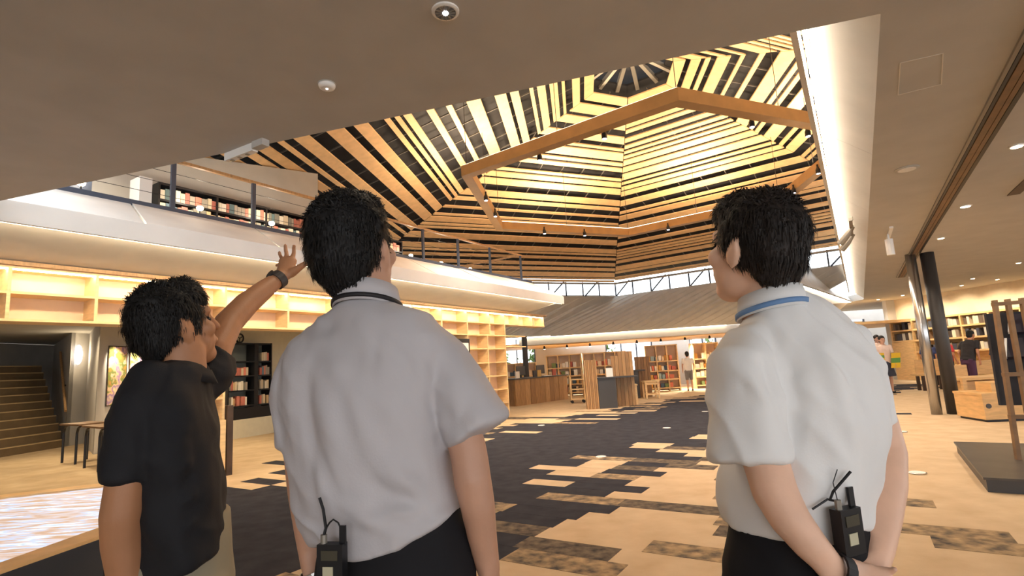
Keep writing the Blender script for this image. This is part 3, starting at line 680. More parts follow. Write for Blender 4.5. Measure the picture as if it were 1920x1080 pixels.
# information desk of slatted oak with a charcoal block
ia = Z(1102, 768, 0)
d = ROT(AZ + 58); n = V((-d.y, d.x, 0))
dk = thing('information_desk', 'slatted oak desk with a charcoal front and tall side screen', 'desk', ia)
pw_ = 0.36
for i in range(7):
    MB().obox(ia + d * (pw_ * i / 7), d * (pw_ / 7 - 0.012), n * 0.3, UPZ * 1.42).build('slat', [oak3, oak][i % 2], dk)
MB().obox(ia + d * 0.01 + n * 0.02, d * (pw_ - 0.03), n * 0.26, UPZ * 1.41).build('screen_core', oak2, dk)
MB().obox(ia + d * pw_, d * 0.52, n * 0.6, UPZ * 0.86).build('front_block', grey_plastic, dk)
MB().obox(ia + d * (pw_ - 0.02) - n * 0.03 + UPZ * 0.86, d * 1.2, n * 0.75, UPZ * 0.035).build('worktop', grey_plastic, dk)
for i in range(6):
    MB().obox(ia + d * (pw_ + 0.52 + 0.11 * i) + n * 0.5, d * 0.1, n * 0.05, UPZ * (1.62 if i > 1 else 1.5)).build('slat', [oak, oak3][i % 2], dk)
MB().obox(ia + d * (pw_ + 0.3) + n * 0.25 + UPZ * 0.895, d * 0.2, n * 0.02, UPZ * 0.26).build('desk_sign', white_m, None, label='small white card standing on the slatted oak desk', cat='card')
# charcoal counter block behind the stools
ib = Z(1172, 748, 0)
d2 = thing('side_desk', 'charcoal side desk with an oak back panel behind the stools', 'desk', ib)
MB().obox(ib, d * 0.55, n * 0.5, UPZ * 0.95).build('front_block', grey_plastic, d2)
MB().obox(ib - d * 0.05 - n * 0.05 + UPZ * 0.95, d * 0.85, n * 0.7, UPZ * 0.04).build('worktop', grey_plastic, d2)
for i in range(5): MB().obox(ib + d * (0.55 + 0.11 * i) + n * 0.45, d * 0.1, n * 0.05, UPZ * 1.45).build('slat', [oak2, oak][i % 2], d2)
# stools
for i, (px, py) in enumerate(((1168, 759), (1212, 748))):
    a = Z(px, py, 0); s_ = 0.48; hh = 0.56
    so = thing('wooden_stool', 'square pale wooden stool ' + ('next to the slatted oak desk' if i == 0 else 'further along towards the person in white'), 'stool', a + d * s_ / 2 + n * s_ / 2)
    MB().obox(a + UPZ * hh - d * 0.02 - n * 0.02, d * (s_ + 0.04), n * (s_ + 0.04), UPZ * 0.045).build('seat', birch, so)
    for (u_, v_) in ((0, 0), (1, 0), (0, 1), (1, 1)):
        MB().obox(a + d * (s_ - 0.06) * u_ + n * (s_ - 0.06) * v_, d * 0.06, n * 0.06, UPZ * hh).build('leg', birch, so)
    for v_ in (0, 1):
        MB().obox(a + n * (s_ - 0.045) * v_ + UPZ * 0.12 + d * 0.06, d * (s_ - 0.12), n * 0.03, UPZ * 0.05).build('stretcher', birch, so)
        MB().obox(a + n * (s_ - 0.045) * v_ + UPZ * (hh - 0.09) + d * 0.06, d * (s_ - 0.12), n * 0.03, UPZ * 0.07).build('apron', birch, so)
tr_ = Z(1085, 756, 0)
sb_ = thing('book_trolley', 'small pale wooden trolley on casters between counter and desk', 'trolley', tr_)
for z in (0.12, 0.45, 0.78): MB().obox(tr_ - d * 0.25 + UPZ * z, d * 0.5, n * 0.35, UPZ * 0.03).build('shelf', birch, sb_)
for sx in (-0.25, 0.22): MB().obox(tr_ + d * sx + UPZ * 0.1, d * 0.03, n * 0.35, UPZ * 0.85).build('side', birch, sb_)
for sx in (-0.2, 0.2):
    for sy in (0.05, 0.3): MB().tube([tr_ + d * sx + n * sy + UPZ * 0.05 - n * 0.015, tr_ + d * sx + n * sy + UPZ * 0.05 + n * 0.015], 0.05, 10).build('caster', black_metal, sb_)

# ------------------------------------------------------------------ near ceiling fittings
def downlight(c, label, r=0.06, energy=60, spot=2.2, group=None, lit=True, m=None):
    o = thing('downlight', label, 'light', c, group)
    MB().lathe(c - UPZ * 0.012, [(r, 0), (r * 1.18, 0.004), (r * 1.18, 0.016)], 20).build('trim_ring', white_m if lit else plaster_grey, o)
    MB().lathe(c - UPZ * 0.016, [(r * 0.86, 0), (r * 0.86, 0.008)], 20).build('lens', (m or bulb) if lit else white_m, o)
    if energy: lamp('SPOT', 'downlight_beam', c - UPZ * 0.03, energy * 1.1, (255, 234, 204), c - UPZ * 3, o, spot_size=spot, spot_blend=0.6, shadow_soft_size=0.05)
    return o
c = Z(835, 20, CZ)
o = thing('downlight', 'recessed reflector downlight shining in the near ceiling', 'light', c)
MB().lathe(c - UPZ * 0.012, [(0.058, 0), (0.068, 0.004), (0.068, 0.016)], 24).build('trim_ring', white_m, o)
MB().lathe(c - UPZ * 0.004, [(0.052, -0.01), (0.052, 0.0)], 24).build('reflector', steel, o)
MB().lathe(c - UPZ * 0.02, [(0.012, 0), (0.018, 0.01)], 12).build('bulb', bulb_white, o)
for i in range(12):
    an = i * math.pi / 6; dr = V((math.cos(an), math.sin(an), 0)); MB().obox(c + dr * 0.02 - UPZ * 0.0165, dr * 0.032, V((-dr.y, dr.x, 0)) * 0.004, UPZ * 0.004).build('reflector_rib', grey_metal, o)
lamp('SPOT', 'downlight_beam', c - UPZ * 0.04, 30, (255, 234, 204), c - UPZ * 3, o, spot_size=2.2, spot_blend=0.7, shadow_soft_size=0.05)
c = Z(613, 158, CZ)
o = thing('smoke_detector', 'round white smoke detector on the near ceiling', 'detector', c)
MB().lathe(c - UPZ * 0.03, [(0.03, 0), (0.045, 0.006), (0.05, 0.02), (0.05, 0.032)], 24).build('cover', white_m, o, smooth=True)
MB().lathe(c - UPZ * 0.033, [(0.006, 0), (0.006, 0.006)], 8).build('indicator', bulb_white, o)
MB().lathe(c - UPZ * 0.004, [(0.054, 0), (0.054, 0.006)], 24).build('base_ring', plaster_grey, o)
# unlit flush disc, lit spots and slot on the right ceiling
downlight(Z(1700, 316, CZ), 'pale round flush cover on the right-hand ceiling', 0.09, 0, lit=False)
downlight(Z(1906, 273, CZ), 'small lit downlight past the dark ceiling track', 0.05, 50)
downlight(Z(1810, 386, CZ), 'small lit downlight past the dark track above the columns', 0.06, 60)
downlight(Z(1764, 446, CZ), 'small downlight close to the dark column head', 0.05, 45)
p = Z(1888, 366, CZ); q = Z(1935, 322, CZ); t = (q - p); w = V((-t.y, t.x, 0)).normalized() * 0.12
MB().obox(p - UPZ * 0.012, t, w, UPZ * 0.012).build('air_slot', dark_wood, None, label='short dark air slot in the right-hand ceiling', cat='vent')
c = Z(1664, 436, CZ)
o = thing('track_light', 'white cylinder spotlight hanging from a short ceiling track', 'light', c)
MB().obox(c - U * 0.5 + UPZ * -0.03, U * 1.0, WR * 0.05, UPZ * 0.03).build('track', white_m, o)
MB().tube([c - UPZ * 0.02, c - UPZ * 0.1, c - UPZ * 0.11, c - UPZ * 0.36], [0.015, 0.015, 0.055, 0.055], 12).build('head', white_m, o)
# exit style fitting at the near left edge of the opening
c = Z(470, 285, 3.05)
o = thing('sensor_unit', 'long pale sensor unit fixed at the edge of the near ceiling', 'sensor', c)
c = K + NEARD * 4.05 + V((0, 0, 0))
pm = Z(432, 296, CZ - 0.02); pn = Z(505, 268, CZ - 0.02)
o.location = pm
dd_ = (pn - pm); wv = V((-dd_.y, dd_.x, 0)).normalized()
MB().obox(pm - UPZ * 0.04, dd_ * 0.72, -wv * 0.05, UPZ * 0.06).build('body', white_m, o)
MB().obox(pm + dd_ * 0.74 - UPZ * 0.03, dd_ * 0.26, -wv * 0.06, UPZ * 0.05).build('cap', plaster, o)
for i in range(3): MB().obox(pm + dd_ * (0.1 + 0.2 * i) - UPZ * 0.045 - wv * 0.01, dd_ * 0.06, -wv * 0.025, UPZ * 0.006).build('lens', grey_metal, o)
# track spots on the lit eave board
for i, s in enumerate((6.1, 6.75)):
    c = RE(s, 0.18, 3.18)
    o = thing('eave_spotlight', 'grey spotlight bar on the lit eave board', 'light', c, 'spotlights on the eave board')
    MB().obox(c - RU * 0.3, RU * 0.7, NR2 * 0.05, UPZ * 0.05).build('bar', grey_metal, o)
    MB().tube([c + RU * 0.3 + UPZ * 0.02, c + RU * 0.35 - UPZ * 0.1 + NR2 * 0.1, c + RU * 0.4 - UPZ * 0.2 + NR2 * 0.2], [0.03, 0.05, 0.055], 10).build('head', grey_metal, o)
    MB().tube([c - RU * 0.2 + UPZ * 0.02, c - RU * 0.2 + UPZ * 0.12], 0.012, 6).build('bracket', grey_metal, o)

# ------------------------------------------------------------------ right-hand side
cb = Z(1790, 776, 0)
MB().lathe(cb, [(0.115, 0), (0.115, CZ)], 20).build('column', dark_col, None, smooth=True, label='slim dark grey round column beside the steel post', cat='column')
cb = Z(1757, 777, 0)
MB().lathe(cb, [(0.09, 0), (0.09, CZ)], 24).build('steel_post', steel, None, smooth=True, label='shiny steel round post beside the dark column', cat='post')
# low dark platform and display rack
pt = 0.13
pB, pF = Z(1788, 828, pt), Z(1843, 895, pt)
fe = (Z(1920, 899, pt) - pF).normalized()
pf_ = thing('platform', 'low dark stone plinth carrying the wooden display rack', 'plinth', (pB + pF) / 2 - UPZ * pt)
MB().prism([pB, pF, pF + fe * 2.6, pB + fe * 2.9], (0, 0, -0.02)).build('top_slab', platform_top, pf_)
g_ = 0.02
MB().prism([pB + fe * g_ - UPZ * 0.021, pF + fe * g_ + (pB - pF).normalized() * g_ - UPZ * 0.021, pF + fe * 2.55 + (pB - pF).normalized() * g_ - UPZ * 0.021, pB + fe * 2.85 - UPZ * 0.021], (0, 0, -(pt - 0.022))).build('base', grey_plastic, pf_)
rk = thing('display_rack', 'brown wooden ladder-like display rack standing on the dark plinth', 'rack', Z(1908, 862, pt))
b0 = Z(1908, 862, pt); sd_ = fe
def upr(off_, lean):
    base = b0 + sd_ * off_; top = W(1863, 563, b0.y + 0.25) + sd_ * off_ * 0.82
    ax = (top - base); s1 = sd_ * 0.034; s2 = V((0, 0.034, 0))
    MB().obox(base, s1, s2, ax).build('upright', weathered, rk); return base, ax
ups = [upr(o_, 0) for o_ in (0, 0.13, 0.27, 0.9)]
for f in (0.24, 0.5, 0.96):
    MB().obox(ups[0][0] + ups[0][1] * f, ups[3][0] + ups[3][1] * f - ups[0][0] - ups[0][1] * f, V((0, 0.04, 0)), UPZ * 0.04).build('crossbar', weathered, rk)
bs = ups[0][0] + ups[0][1] * 0.6 + V((0.18, 0.12, 0))
for i, (f, m_) in enumerate(((0.62, 'a'), (0.78, 'b'))):
    p = ups[0][0] + ups[0][1] * f + V((0.12 + 0.08 * i, 0.1, 0)); ex = sd_ * 0.42; ey = V((0.13, 0.1, 0.2))
    bo = thing('display_book', 'dark covered book with white page edges propped on the rack, ' + ('lower one' if i == 0 else 'upper one'), 'book', p)
    MB().obox(p, ex, ey, V((0.02, 0.02, -0.03))).build('cover', mat('navy_cover', (36, 34, 50), 0.4), bo)
    MB().obox(p + V((-0.012, -0.006, 0.008)), ex * 0.05, ey * 0.98, V((0.016, 0.016, -0.024))).build('pages', white_m, bo)
MB().obox(ups[1][0] + ups[1][1] * 0.30 + V((0.12, 0.42, 0)), sd_ * 0.6, ups[1][1] * 0.62, V((0, 0.03, 0))).build('hanging_cloth', mat('charcoal_cloth', (44, 44, 50), 0.9, 0.2, 6), None, label='charcoal cloth hanging behind the display rack uprights', cat='cloth')

# children's corner: wall, cubby shelves, furniture
wa, wb = Z(1684, 712, 0), V((15.6, 13.2, 0))
d = (wb - wa).normalized(); n = V((-d.y, d.x, 0))
MB().obox(wa + n * 0.36, d * 10, n * 0.2, UPZ * CZ).build('wall_right', mat('warm_plaster', (226, 206, 174), 0.8, 0.02), label='warm lit wall above the children\'s bookshelves', kind='structure')
MB().obox(wa - d * 0.2, d * 0.2, n * 3.0, UPZ * CZ).build('wall_right_return', plaster_grey, label='grey wall end beside the children\'s shelves', kind='structure')
ks = shelf_unit('bookcase', 'wide maple cubby bookcase along the warm wall of the children\'s corner', wa + UPZ * 0.0, d, n * 0.35, 6.0, 2.25, 6, [0.05, 0.5, 1.0, 1.43, 1.83, 2.2], maple, maple, t=0.06)
for i in range(5):
    c = wa + d * (0.7 + 1.15 * i) - n * 0.9 + UPZ * CZ
    o = thing('downlight', 'small wall-washing downlight above the maple cubby bookcase', 'light', c, 'wall washers over the maple bookcase')
    MB().lathe(c - UPZ * 0.012, [(0.05, 0), (0.06, 0.004), (0.06, 0.016)], 16).build('trim_ring', white_m, o)
    MB().lathe(c - UPZ * 0.016, [(0.042, 0), (0.042, 0.008)], 16).build('lens', bulb, o)
    lamp('SPOT', 'wall_washer', c - UPZ * 0.03, 140, (255, 238, 208), c + n * 1.0 - UPZ * 1.3, o, spot_size=1.7, spot_blend=0.6, shadow_soft_size=0.05)
MB().obox(wa - n * 0.02, d * 0.98, n * 0.03, UPZ * 1.42).build('door_panel', maple, ks)
rk2 = random.Random(9); kbn = ['dark brown', 'brown', 'pale grey', 'charcoal', 'grey-brown', 'cream']
kb = [mat('child_book_%d' % i, c, 0.6) for i, c in enumerate(((66, 52, 44), (92, 74, 58), (186, 178, 166), (60, 60, 70), (130, 110, 90), (210, 196, 170)))]
for z in (1.0, 1.43, 1.83):
    for i in range(6):
        x = 0.1
        while x < 0.82:
            ww = rk2.uniform(0.08, 0.16)
            if rk2.random() < 0.8:
                ci = rk2.randrange(6); MB().obox(wa + d * (i * 0.99 + x) + n * 0.06 + UPZ * (z + 0.06), d * ww * 0.92, n * 0.22, UPZ * rk2.uniform(0.2, 0.29)).build('book', kb[ci], None, label=kbn[ci] + ' book in the maple cubby bookcase of the children\'s corner', cat='book', group='books in the children\'s corner')
            x += ww
# wooden opening frame and warm passage between the eave and the wall
wp = Z(1652, 705, 0)
MB().obox(wp + V((0.4, 2.0, 0)), V((0.5, 0.1, 0)), V((0, 0.3, 0)), UPZ * 2.6).build('trim_3', maple, label='warm wooden post of the passage beside the children\'s corner', kind='structure')
def hollow_box(name, label, a, d, n, w_, dp, h, m, kickm=black_metal, cat='bench'):
    o = thing(name, label, cat, a + d * w_ / 2 + n * dp / 2)
    MB().obox(a + d * 0.03 + n * 0.03, d * (w_ - 0.06), n * (dp - 0.06), UPZ * 0.04).build('kick_base', kickm, o)
    MB().obox(a + UPZ * 0.04, d * w_, n * dp, UPZ * (h - 0.08)).build('body', m, o)
    MB().obox(a - d * 0.01 - n * 0.01 + UPZ * (h - 0.04), d * (w_ + 0.02), n * (dp + 0.02), UPZ * 0.04).build('top', m, o)
    return o
d = ROT(100); n = V((-d.y, d.x, 0))
if n.y < 0: n = -n
a = Z(1850, 792, 0)
hb_ = hollow_box('storage_bench', 'large maple storage bench behind the dark plinth', a, d, n, 1.7, 0.75, 0.47, maple)
MB().tube([a + d * 0.07 + UPZ * 0.26 - n * 0.012, a + d * 0.07 + UPZ * 0.26 + n * 0.02], 0.04, 12).build('finger_hole', grey_plastic, hb_)
MB().obox(a + d * 0.25 + n * 0.15 + UPZ * 0.47, d * 0.9, n * 0.4, UPZ * 0.16).build('step_block', maple, None, label='pale step block on top of the maple storage bench', cat='block')
a = Z(1812, 757, 0)
lt = thing('low_table', 'low maple table with open shelf beside the dark column', 'table', a + d * 0.4 + n * 0.3)
MB().obox(a + UPZ * 0.5, d * 1.3, n * 0.7, UPZ * 0.05).build('top', maple, lt)
for x_, y_ in ((0, 0), (1.22, 0), (0, 0.62), (1.22, 0.62)): MB().obox(a + d * x_ + n * y_, d * 0.08, n * 0.08, UPZ * 0.5).build('leg', maple, lt)
MB().obox(a + d * 0.08 + n * 0.04 + UPZ * 0.12, d * 1.14, n * 0.62, UPZ * 0.03).build('shelf', maple, lt)
MB().obox(a + d * 0.12 + n * 0.3 + UPZ * 0.15, d * 0.8, n * 0.3, UPZ * 0.3).build('drawer_box', maple, lt)
for i, (px, py, w_, h_, lab) in enumerate(((1797, 745, 0.55, 0.75, 'maple seat block behind the low table'), (1862, 735, 0.5, 0.8, 'angled maple seat block behind the storage bench'), (1903, 745, 0.7, 0.5, 'maple seat block near the display rack'))):
    a = Z(px, py, 0); o = thing('seat_block', lab, 'seat', a)
    MB().obox(a, d * w_, n * 0.5, UPZ * h_ * 0.55).build('seat', maple, o); MB().obox(a + n * 0.45, d * w_, n * 0.08, UPZ * h_).build('backrest', maple, o)
a = Z(1733, 733, 0)
o = thing('small_bench', 'small maple bench in front of the cubby bookcase', 'bench', a + d * 0.4)
MB().obox(a + UPZ * 0.42 - d * 0.1, d * 0.9, n * 0.4, UPZ * 0.05).build('seat', maple, o)
for x_, y_ in ((0.02, 0.02), (0.6, 0.02), (0.02, 0.3), (0.6, 0.3)): MB().obox(a + d * x_ + n * y_, d * 0.07, n * 0.07, UPZ * 0.42).build('leg', dark_wood, o)
MB().obox(a + d * 0.05 + n * 0.36 + UPZ * 0.47, d * 0.7, n * 0.04, UPZ * 0.4).build('backrest', maple, o)
# extra ceiling lamps, added to brighten the children's corner and its floor
for i, (x_, y_) in enumerate(((9.0, 8.6), (12.0, 12.5), (11.5, 9.5), (13.2, 15.2))):
    c = V((x_, y_, CZ)); downlight(c, 'small lit ceiling downlight over the children\'s corner', 0.05, 85, 2.5, 'downlights over the children\'s corner')

# ------------------------------------------------------------------ people
def skinm(name, c): return mat(name, c, 0.5, 0.05, 12, bump=0.05, bscale=150)
hair_m = mat('black_hair', (24, 22, 22), 0.6, 0.3, 40, spec=0.35)
hair_b = mat('dark_brown_hair', (38, 30, 26), 0.6, 0.3, 40, spec=0.35)
class Body:
    """closed lofts collected in one bmesh-like buffer, then fused by a voxel remesh"""
    def __init__(s): s.m = MB()
    def loft(s, rings, side, seg=20, cap=1.0, cap0=None, n=2.0):
        # rings: (point, ra, rb); side: direction of ra
        P = [V(r[0]) for r in rings]; cap0 = cap if cap0 is None else cap0
        out = []
        for i, (p, ra, rb) in enumerate(rings):
            t = (P[min(i + 1, len(P) - 1)] - P[max(i - 1, 0)]).normalized()
            a = (V(side) - t * V(side).dot(t)).normalized(); b = t.cross(a)
            out.append((P[i], a, b, ra, rb, t))
        seq = []
        p, a, b, ra, rb, t = out[0]; h = min(ra, rb) * cap0
        for k in (0.12, 0.45, 0.8): 
            c = math.cos(math.asin(1 - k)) if k < 1 else 1
            seq.append((p - t * h * (1 - k), a, b, ra * c, rb * c))
        seq += [(o[0], o[1], o[2], o[3], o[4]) for o in out]
        p, a, b, ra, rb, t = out[-1]; h = min(ra, rb) * cap
        for k in (0.8, 0.45, 0.12):
            c = math.cos(math.asin(1 - k)); seq.append((p + t * h * (1 - k), a, b, ra * c, rb * c))
        n0 = len(s.m.v); ex = 2.0 / n
        for (p, a, b, ra, rb) in seq:
            for k in range(seg):
                an = 2 * math.pi * k / seg; c, sn_ = math.cos(an), math.sin(an)
                s.m.v.append(tuple(p + a * (ra * math.copysign(abs(c) ** ex, c)) + b * (rb * math.copysign(abs(sn_) ** ex, sn_))))
        for i in range(len(seq) - 1):
            for k in range(seg):
                a0 = n0 + i * seg + k; a1 = n0 + i * seg + (k + 1) % seg; s.m.f.append((a0, a1, a1 + seg, a0 + seg))
        s.m.f.append(tuple(n0 + k for k in range(seg - 1, -1, -1))); e = n0 + (len(seq) - 1) * seg; s.m.f.append(tuple(e + k for k in range(seg)))
        return s
    def ell(s, c, a, b, c3, n=16, m=12):
        mb = MB(); ellipsoid(mb, c, V(a), V(b), V(c3), n, m)
        if V(a).cross(V(b)).dot(V(c3)) > 0: pass
        else: mb.f = [tuple(reversed(f)) for f in mb.f]
        s.m.add(mb.v, mb.f); return s
    def fuse(s, name, m, parent, voxel=0.008, smooth=6, fn=None, label=None):
        me = bpy.data.meshes.new(name + '_raw'); me.from_pydata(s.m.v, [], s.m.f)
        bm = bmesh.new(); bm.from_mesh(me); bmesh.ops.remove_doubles(bm, verts=bm.verts, dist=1e-6); bmesh.ops.recalc_face_normals(bm, faces=bm.faces); bm.to_mesh(me); bm.free()
        o = bpy.data.objects.new(name + '_raw', me); COL.objects.link(o)
        r = o.modifiers.new('r', 'REMESH'); r.mode = 'VOXEL'; r.voxel_size = voxel
        if smooth:
            q = o.modifiers.new('s', 'SMOOTH'); q.iterations = smooth; q.factor = 0.5
        dg = bpy.context.evaluated_depsgraph_get(); ev_ = o.evaluated_get(dg)
        nm = bpy.data.meshes.new_from_object(ev_); nm.name = name
        bpy.data.objects.remove(o); bpy.data.meshes.remove(me)
        if fn:
            nrm = [v.normal.copy() for v in nm.vertices]
            for v, q in zip(nm.vertices, nrm): v.co = fn(v.co.copy(), q)
        for p in nm.polygons: p.use_smooth = True
        nm.materials.clear(); nm.materials.append(m)
        return link(name, nm, parent, label=label)
def folds(lines, jit=0.0):
    def fn(p, n):
        d = 0.0
        for (a, b, w, amp) in lines:
            ab = b - a; t = max(0, min(1, (p - a).dot(ab) / ab.length_squared)); q = (p - a - ab * t).length
            if q < 3 * w: d += 1.7 * amp * math.exp(-(q / w) ** 2) * math.sin(math.pi * min(1, max(0.05, t * 0.9 + 0.08)))
        if jit:
            q = p + V((noise.noise(p * 3), noise.noise(p * 3 + V((5, 0, 0))), 0)) * 0.06; a_ = q.x * 0.75 + q.z * 0.55; b_ = -q.x * 0.55 + q.z * 0.75
            d += jit * 1.5 * (0.5 - abs(noise.noise(V((a_ * 21, b_ * 4.5, q.y * 6))))) * 1.0
            d += jit * noise.noise(p * 9) + jit * 0.6 * noise.noise(V((p.x * 22, p.y * 22, p.z * 7)))
        return p + n * d
    return fn
def head(b, c, f, up, s=1.0):
    f = V(f).normalized(); up = (V(up) - f * V(up).dot(f)).normalized(); r = f.cross(up)
    S = lambda x, y, z: V(c) + (r * x + f * y + up * z) * s
    b.ell(S(0, -0.012, 0.02), r * 0.076 * s, f * 0.094 * s, up * 0.096 * s)
    b.ell(S(0, 0.028, -0.04), r * 0.062 * s, f * 0.062 * s, up * 0.075 * s)
    b.ell(S(0, 0.052, -0.092), r * 0.036 * s, f * 0.034 * s, up * 0.028 * s)
    b.ell(S(0, 0.07, 0.03), r * 0.05 * s, f * 0.022 * s, up * 0.022 * s)
    b.loft([(S(0, 0.082, 0.022), 0.010 * s, 0.010 * s), (S(0, 0.104, -0.022), 0.016 * s, 0.014 * s)], r, 10)
    b.ell(S(0, 0.086, -0.058), r * 0.026 * s, f * 0.012 * s, up * 0.011 * s)
    for q in (-1, 1):
        b.ell(S(q * 0.077, -0.012, -0.012), r * 0.009 * s + f * -0.004 * s * q, f * 0.020 * s, up * 0.033 * s, 12, 8)
        b.ell(S(q * 0.083, -0.022, 0.002), r * 0.008 * s, f * 0.012 * s, up * 0.024 * s, 10, 8)
        b.ell(S(q * 0.048, 0.055, -0.02), r * 0.022 * s, f * 0.022 * s, up * 0.024 * s)
    return S, r, f, up
def hair(parent, S, r, f, up, m, seed, s=1.0, strands=2600, length=0.035, fringe=0.075, low=-0.07, messy=0.35, keep=None):
    b = Body()
    b.ell(S(0, -0.02, 0.034), r * 0.086 * s, f * 0.1 * s, up * 0.1 * s)
    b.ell(S(0, -0.052, -0.002), r * 0.074 * s, f * 0.066 * s, up * 0.078 * s)
    b.ell(S(0, 0.03, 0.075), r * 0.066 * s, f * 0.06 * s, up * 0.058 * s)
    b.ell(S(0, -0.066, -0.046), r * 0.054 * s, f * 0.034 * s, up * 0.036 * s)
    inv = Matrix((r, f, up)); c0 = S(0, 0, 0)
    def fn(p, n):
        q = p - c0
        return p + n * (0.006 * noise.noise(p * 30) + 0.004 * noise.noise(p * 80)) * s
    o = b.fuse('hair', m, parent, 0.007 * s, 3, fn)
    me = o.data; rng = random.Random(seed); vs = me.vertices; n = len(vs)
    mb = MB()
    for i in range(strands):
        v = vs[rng.randrange(n)]; p = v.co; nn = v.normal
        q = inv @ (p - c0) / s
        down = (-up * 1.0 - f * 0.15)
        if q.z > 0.09: down = (f * rng.uniform(-0.6, 1) + r * rng.uniform(-1, 1))
        if q.y > 0.05: down = (-up * 0.4 + f * 0.4 + r * rng.uniform(-.5, .5))
        tg = (down - nn * down.dot(nn))
        if tg.length < 1e-3: continue
        tg.normalize()
        L = length * rng.uniform(0.6, 1.3) * s * (0.6 if q.z < -0.03 else 1.0); jit = V((rng.gauss(0, 1), rng.gauss(0, 1), rng.gauss(0, 1))) * messy * 0.35
        d1 = (tg + nn * rng.uniform(0.05, 0.35) * (1 + messy) + jit).normalized(); d2 = (tg * 1.2 - nn * 0.15 - up * 0.4 + jit).normalized()
        w = nn.cross(d1).normalized() * rng.uniform(0.0009, 0.002) * s
        p0 = p - nn * 0.004; p1 = p + d1 * L * 0.55; p2 = p1 + d2 * L * 0.5
        mb.add([p0 - w, p0 + w, p1 + w * 0.7, p1 - w * 0.7, p2], [(0, 1, 2, 3), (3, 2, 4)])
    nm = bpy.data.meshes.new('strands'); nm.from_pydata(mb.v, [], mb.f); nm.materials.append(m)
    link('strands', nm, o, kind='stuff')
    return o
def eyes(parent, S, s=1.0):
    for q in (-1, 1):
        mb = MB(); c = S(q * 0.031, 0.072, 0.004); ellipsoid(mb, c, V((0.009 * s, 0, 0)), V((0, 0.009 * s, 0)), V((0, 0, 0.007 * s)), 10, 8)
        mb.build('eye', mat('eye_dark', (40, 30, 26), 0.2), parent, smooth=True)
def hand(b, w, d, palm, thumb, s=1.0, curl=0.35):
    """w wrist, d pointing direction, palm normal, thumb side"""
    d = V(d).normalized(); palm = (V(palm) - d * V(palm).dot(d)).normalized(); th = (V(thumb) - d * V(thumb).dot(d)); th = (th - palm * th.dot(palm)).normalized()
    b.loft([(w - d * 0.02, 0.026 * s, 0.02 * s), (w + d * 0.03 * s, 0.036 * s, 0.018 * s), (w + d * 0.085 * s, 0.041 * s, 0.014 * s)], th, 14)
    for i, (x, L) in enumerate(((0.031, 0.072), (0.010, 0.08), (-0.012, 0.074), (-0.031, 0.058))):
        p = w + d * 0.08 * s + th * x * s; dd = (d + th * x * 2.0).normalized(); pts = [p]
        an = 0
        for k, fr in enumerate((0.45, 0.32, 0.23)):
            an += curl * (0.7 + 0.35 * k) * (1 + 0.12 * i); pts.append(pts[-1] + (dd * math.cos(an) + palm * math.sin(an)) * L * fr * s)
        b.loft([(pts[0], 0.0095 * s, 0.0095 * s), (pts[1], 0.009 * s, 0.009 * s), (pts[2], 0.0082 * s, 0.0082 * s), (pts[3], 0.007 * s, 0.007 * s)], th, 8)
    p = w + d * 0.02 * s + th * 0.026 * s
    p1 = p + (d * 0.6 + th * 0.7 + palm * 0.3) * 0.035 * s; p2 = p1 + (d * 0.85 + th * 0.35 + palm * 0.35) * 0.034 * s; p3 = p2 + (d * 0.95 + th * 0.1 + palm * 0.35) * 0.026 * s
    b.loft([(p, 0.014 * s, 0.014 * s), (p1, 0.012 * s, 0.012 * s), (p2, 0.010 * s, 0.010 * s), (p3, 0.008 * s, 0.008 * s)], palm, 8)
def ringrow(y, xl, xr, d, rb, k=1.0): return (W((xl + xr) / 2, y, d), (xr - xl) / 2 * d / FPX * k, rb)
def legs(bt, bb, hips, fwd, rgt, shoe_parent, hipz, fat=1.0, foot_m=None):
    """trousers into bt, body legs into bb"""
    c = V((hips.x, hips.y, 0))
    for q in (-1, 1):
        top = c + rgt * 0.09 * q + UPZ * hipz; kn = c + rgt * 0.10 * q + fwd * 0.015 + UPZ * 0.50; an = c + rgt * 0.105 * q - fwd * 0.02 + UPZ * 0.07
        bt.loft([(top, 0.088 * fat, 0.105 * fat), (top.lerp(kn, 0.5), 0.086 * fat, 0.09 * fat), (kn, 0.068 * fat, 0.07 * fat), (kn.lerp(an, 0.45), 0.064 * fat, 0.066 * fat), (an + UPZ * 0.02, 0.056, 0.06)], rgt, 18, 0.2)
        bb.loft([(top, 0.066, 0.08), (kn, 0.05, 0.052), (kn.lerp(an, 0.4), 0.047, 0.05), (an, 0.032, 0.036)], rgt, 14)
        bb.loft([(an - fwd * 0.02 - UPZ * 0.01, 0.03, 0.03), (an + fwd * 0.1 - UPZ * 0.035, 0.033, 0.022)], rgt, 12)
        sb = Body(); sb.loft([(an - fwd * 0.06 - UPZ * 0.025, 0.036, 0.042), (an + fwd * 0.04 - UPZ * 0.02, 0.042, 0.046), (an + fwd * 0.13 - UPZ * 0.038, 0.046, 0.032), (an + fwd * 0.18 - UPZ * 0.045, 0.034, 0.022)], rgt, 14, 0.6)
        sb.fuse('shoe', foot_m or mat('black_leather', (26, 25, 26), 0.35), shoe_parent, 0.01, 3)

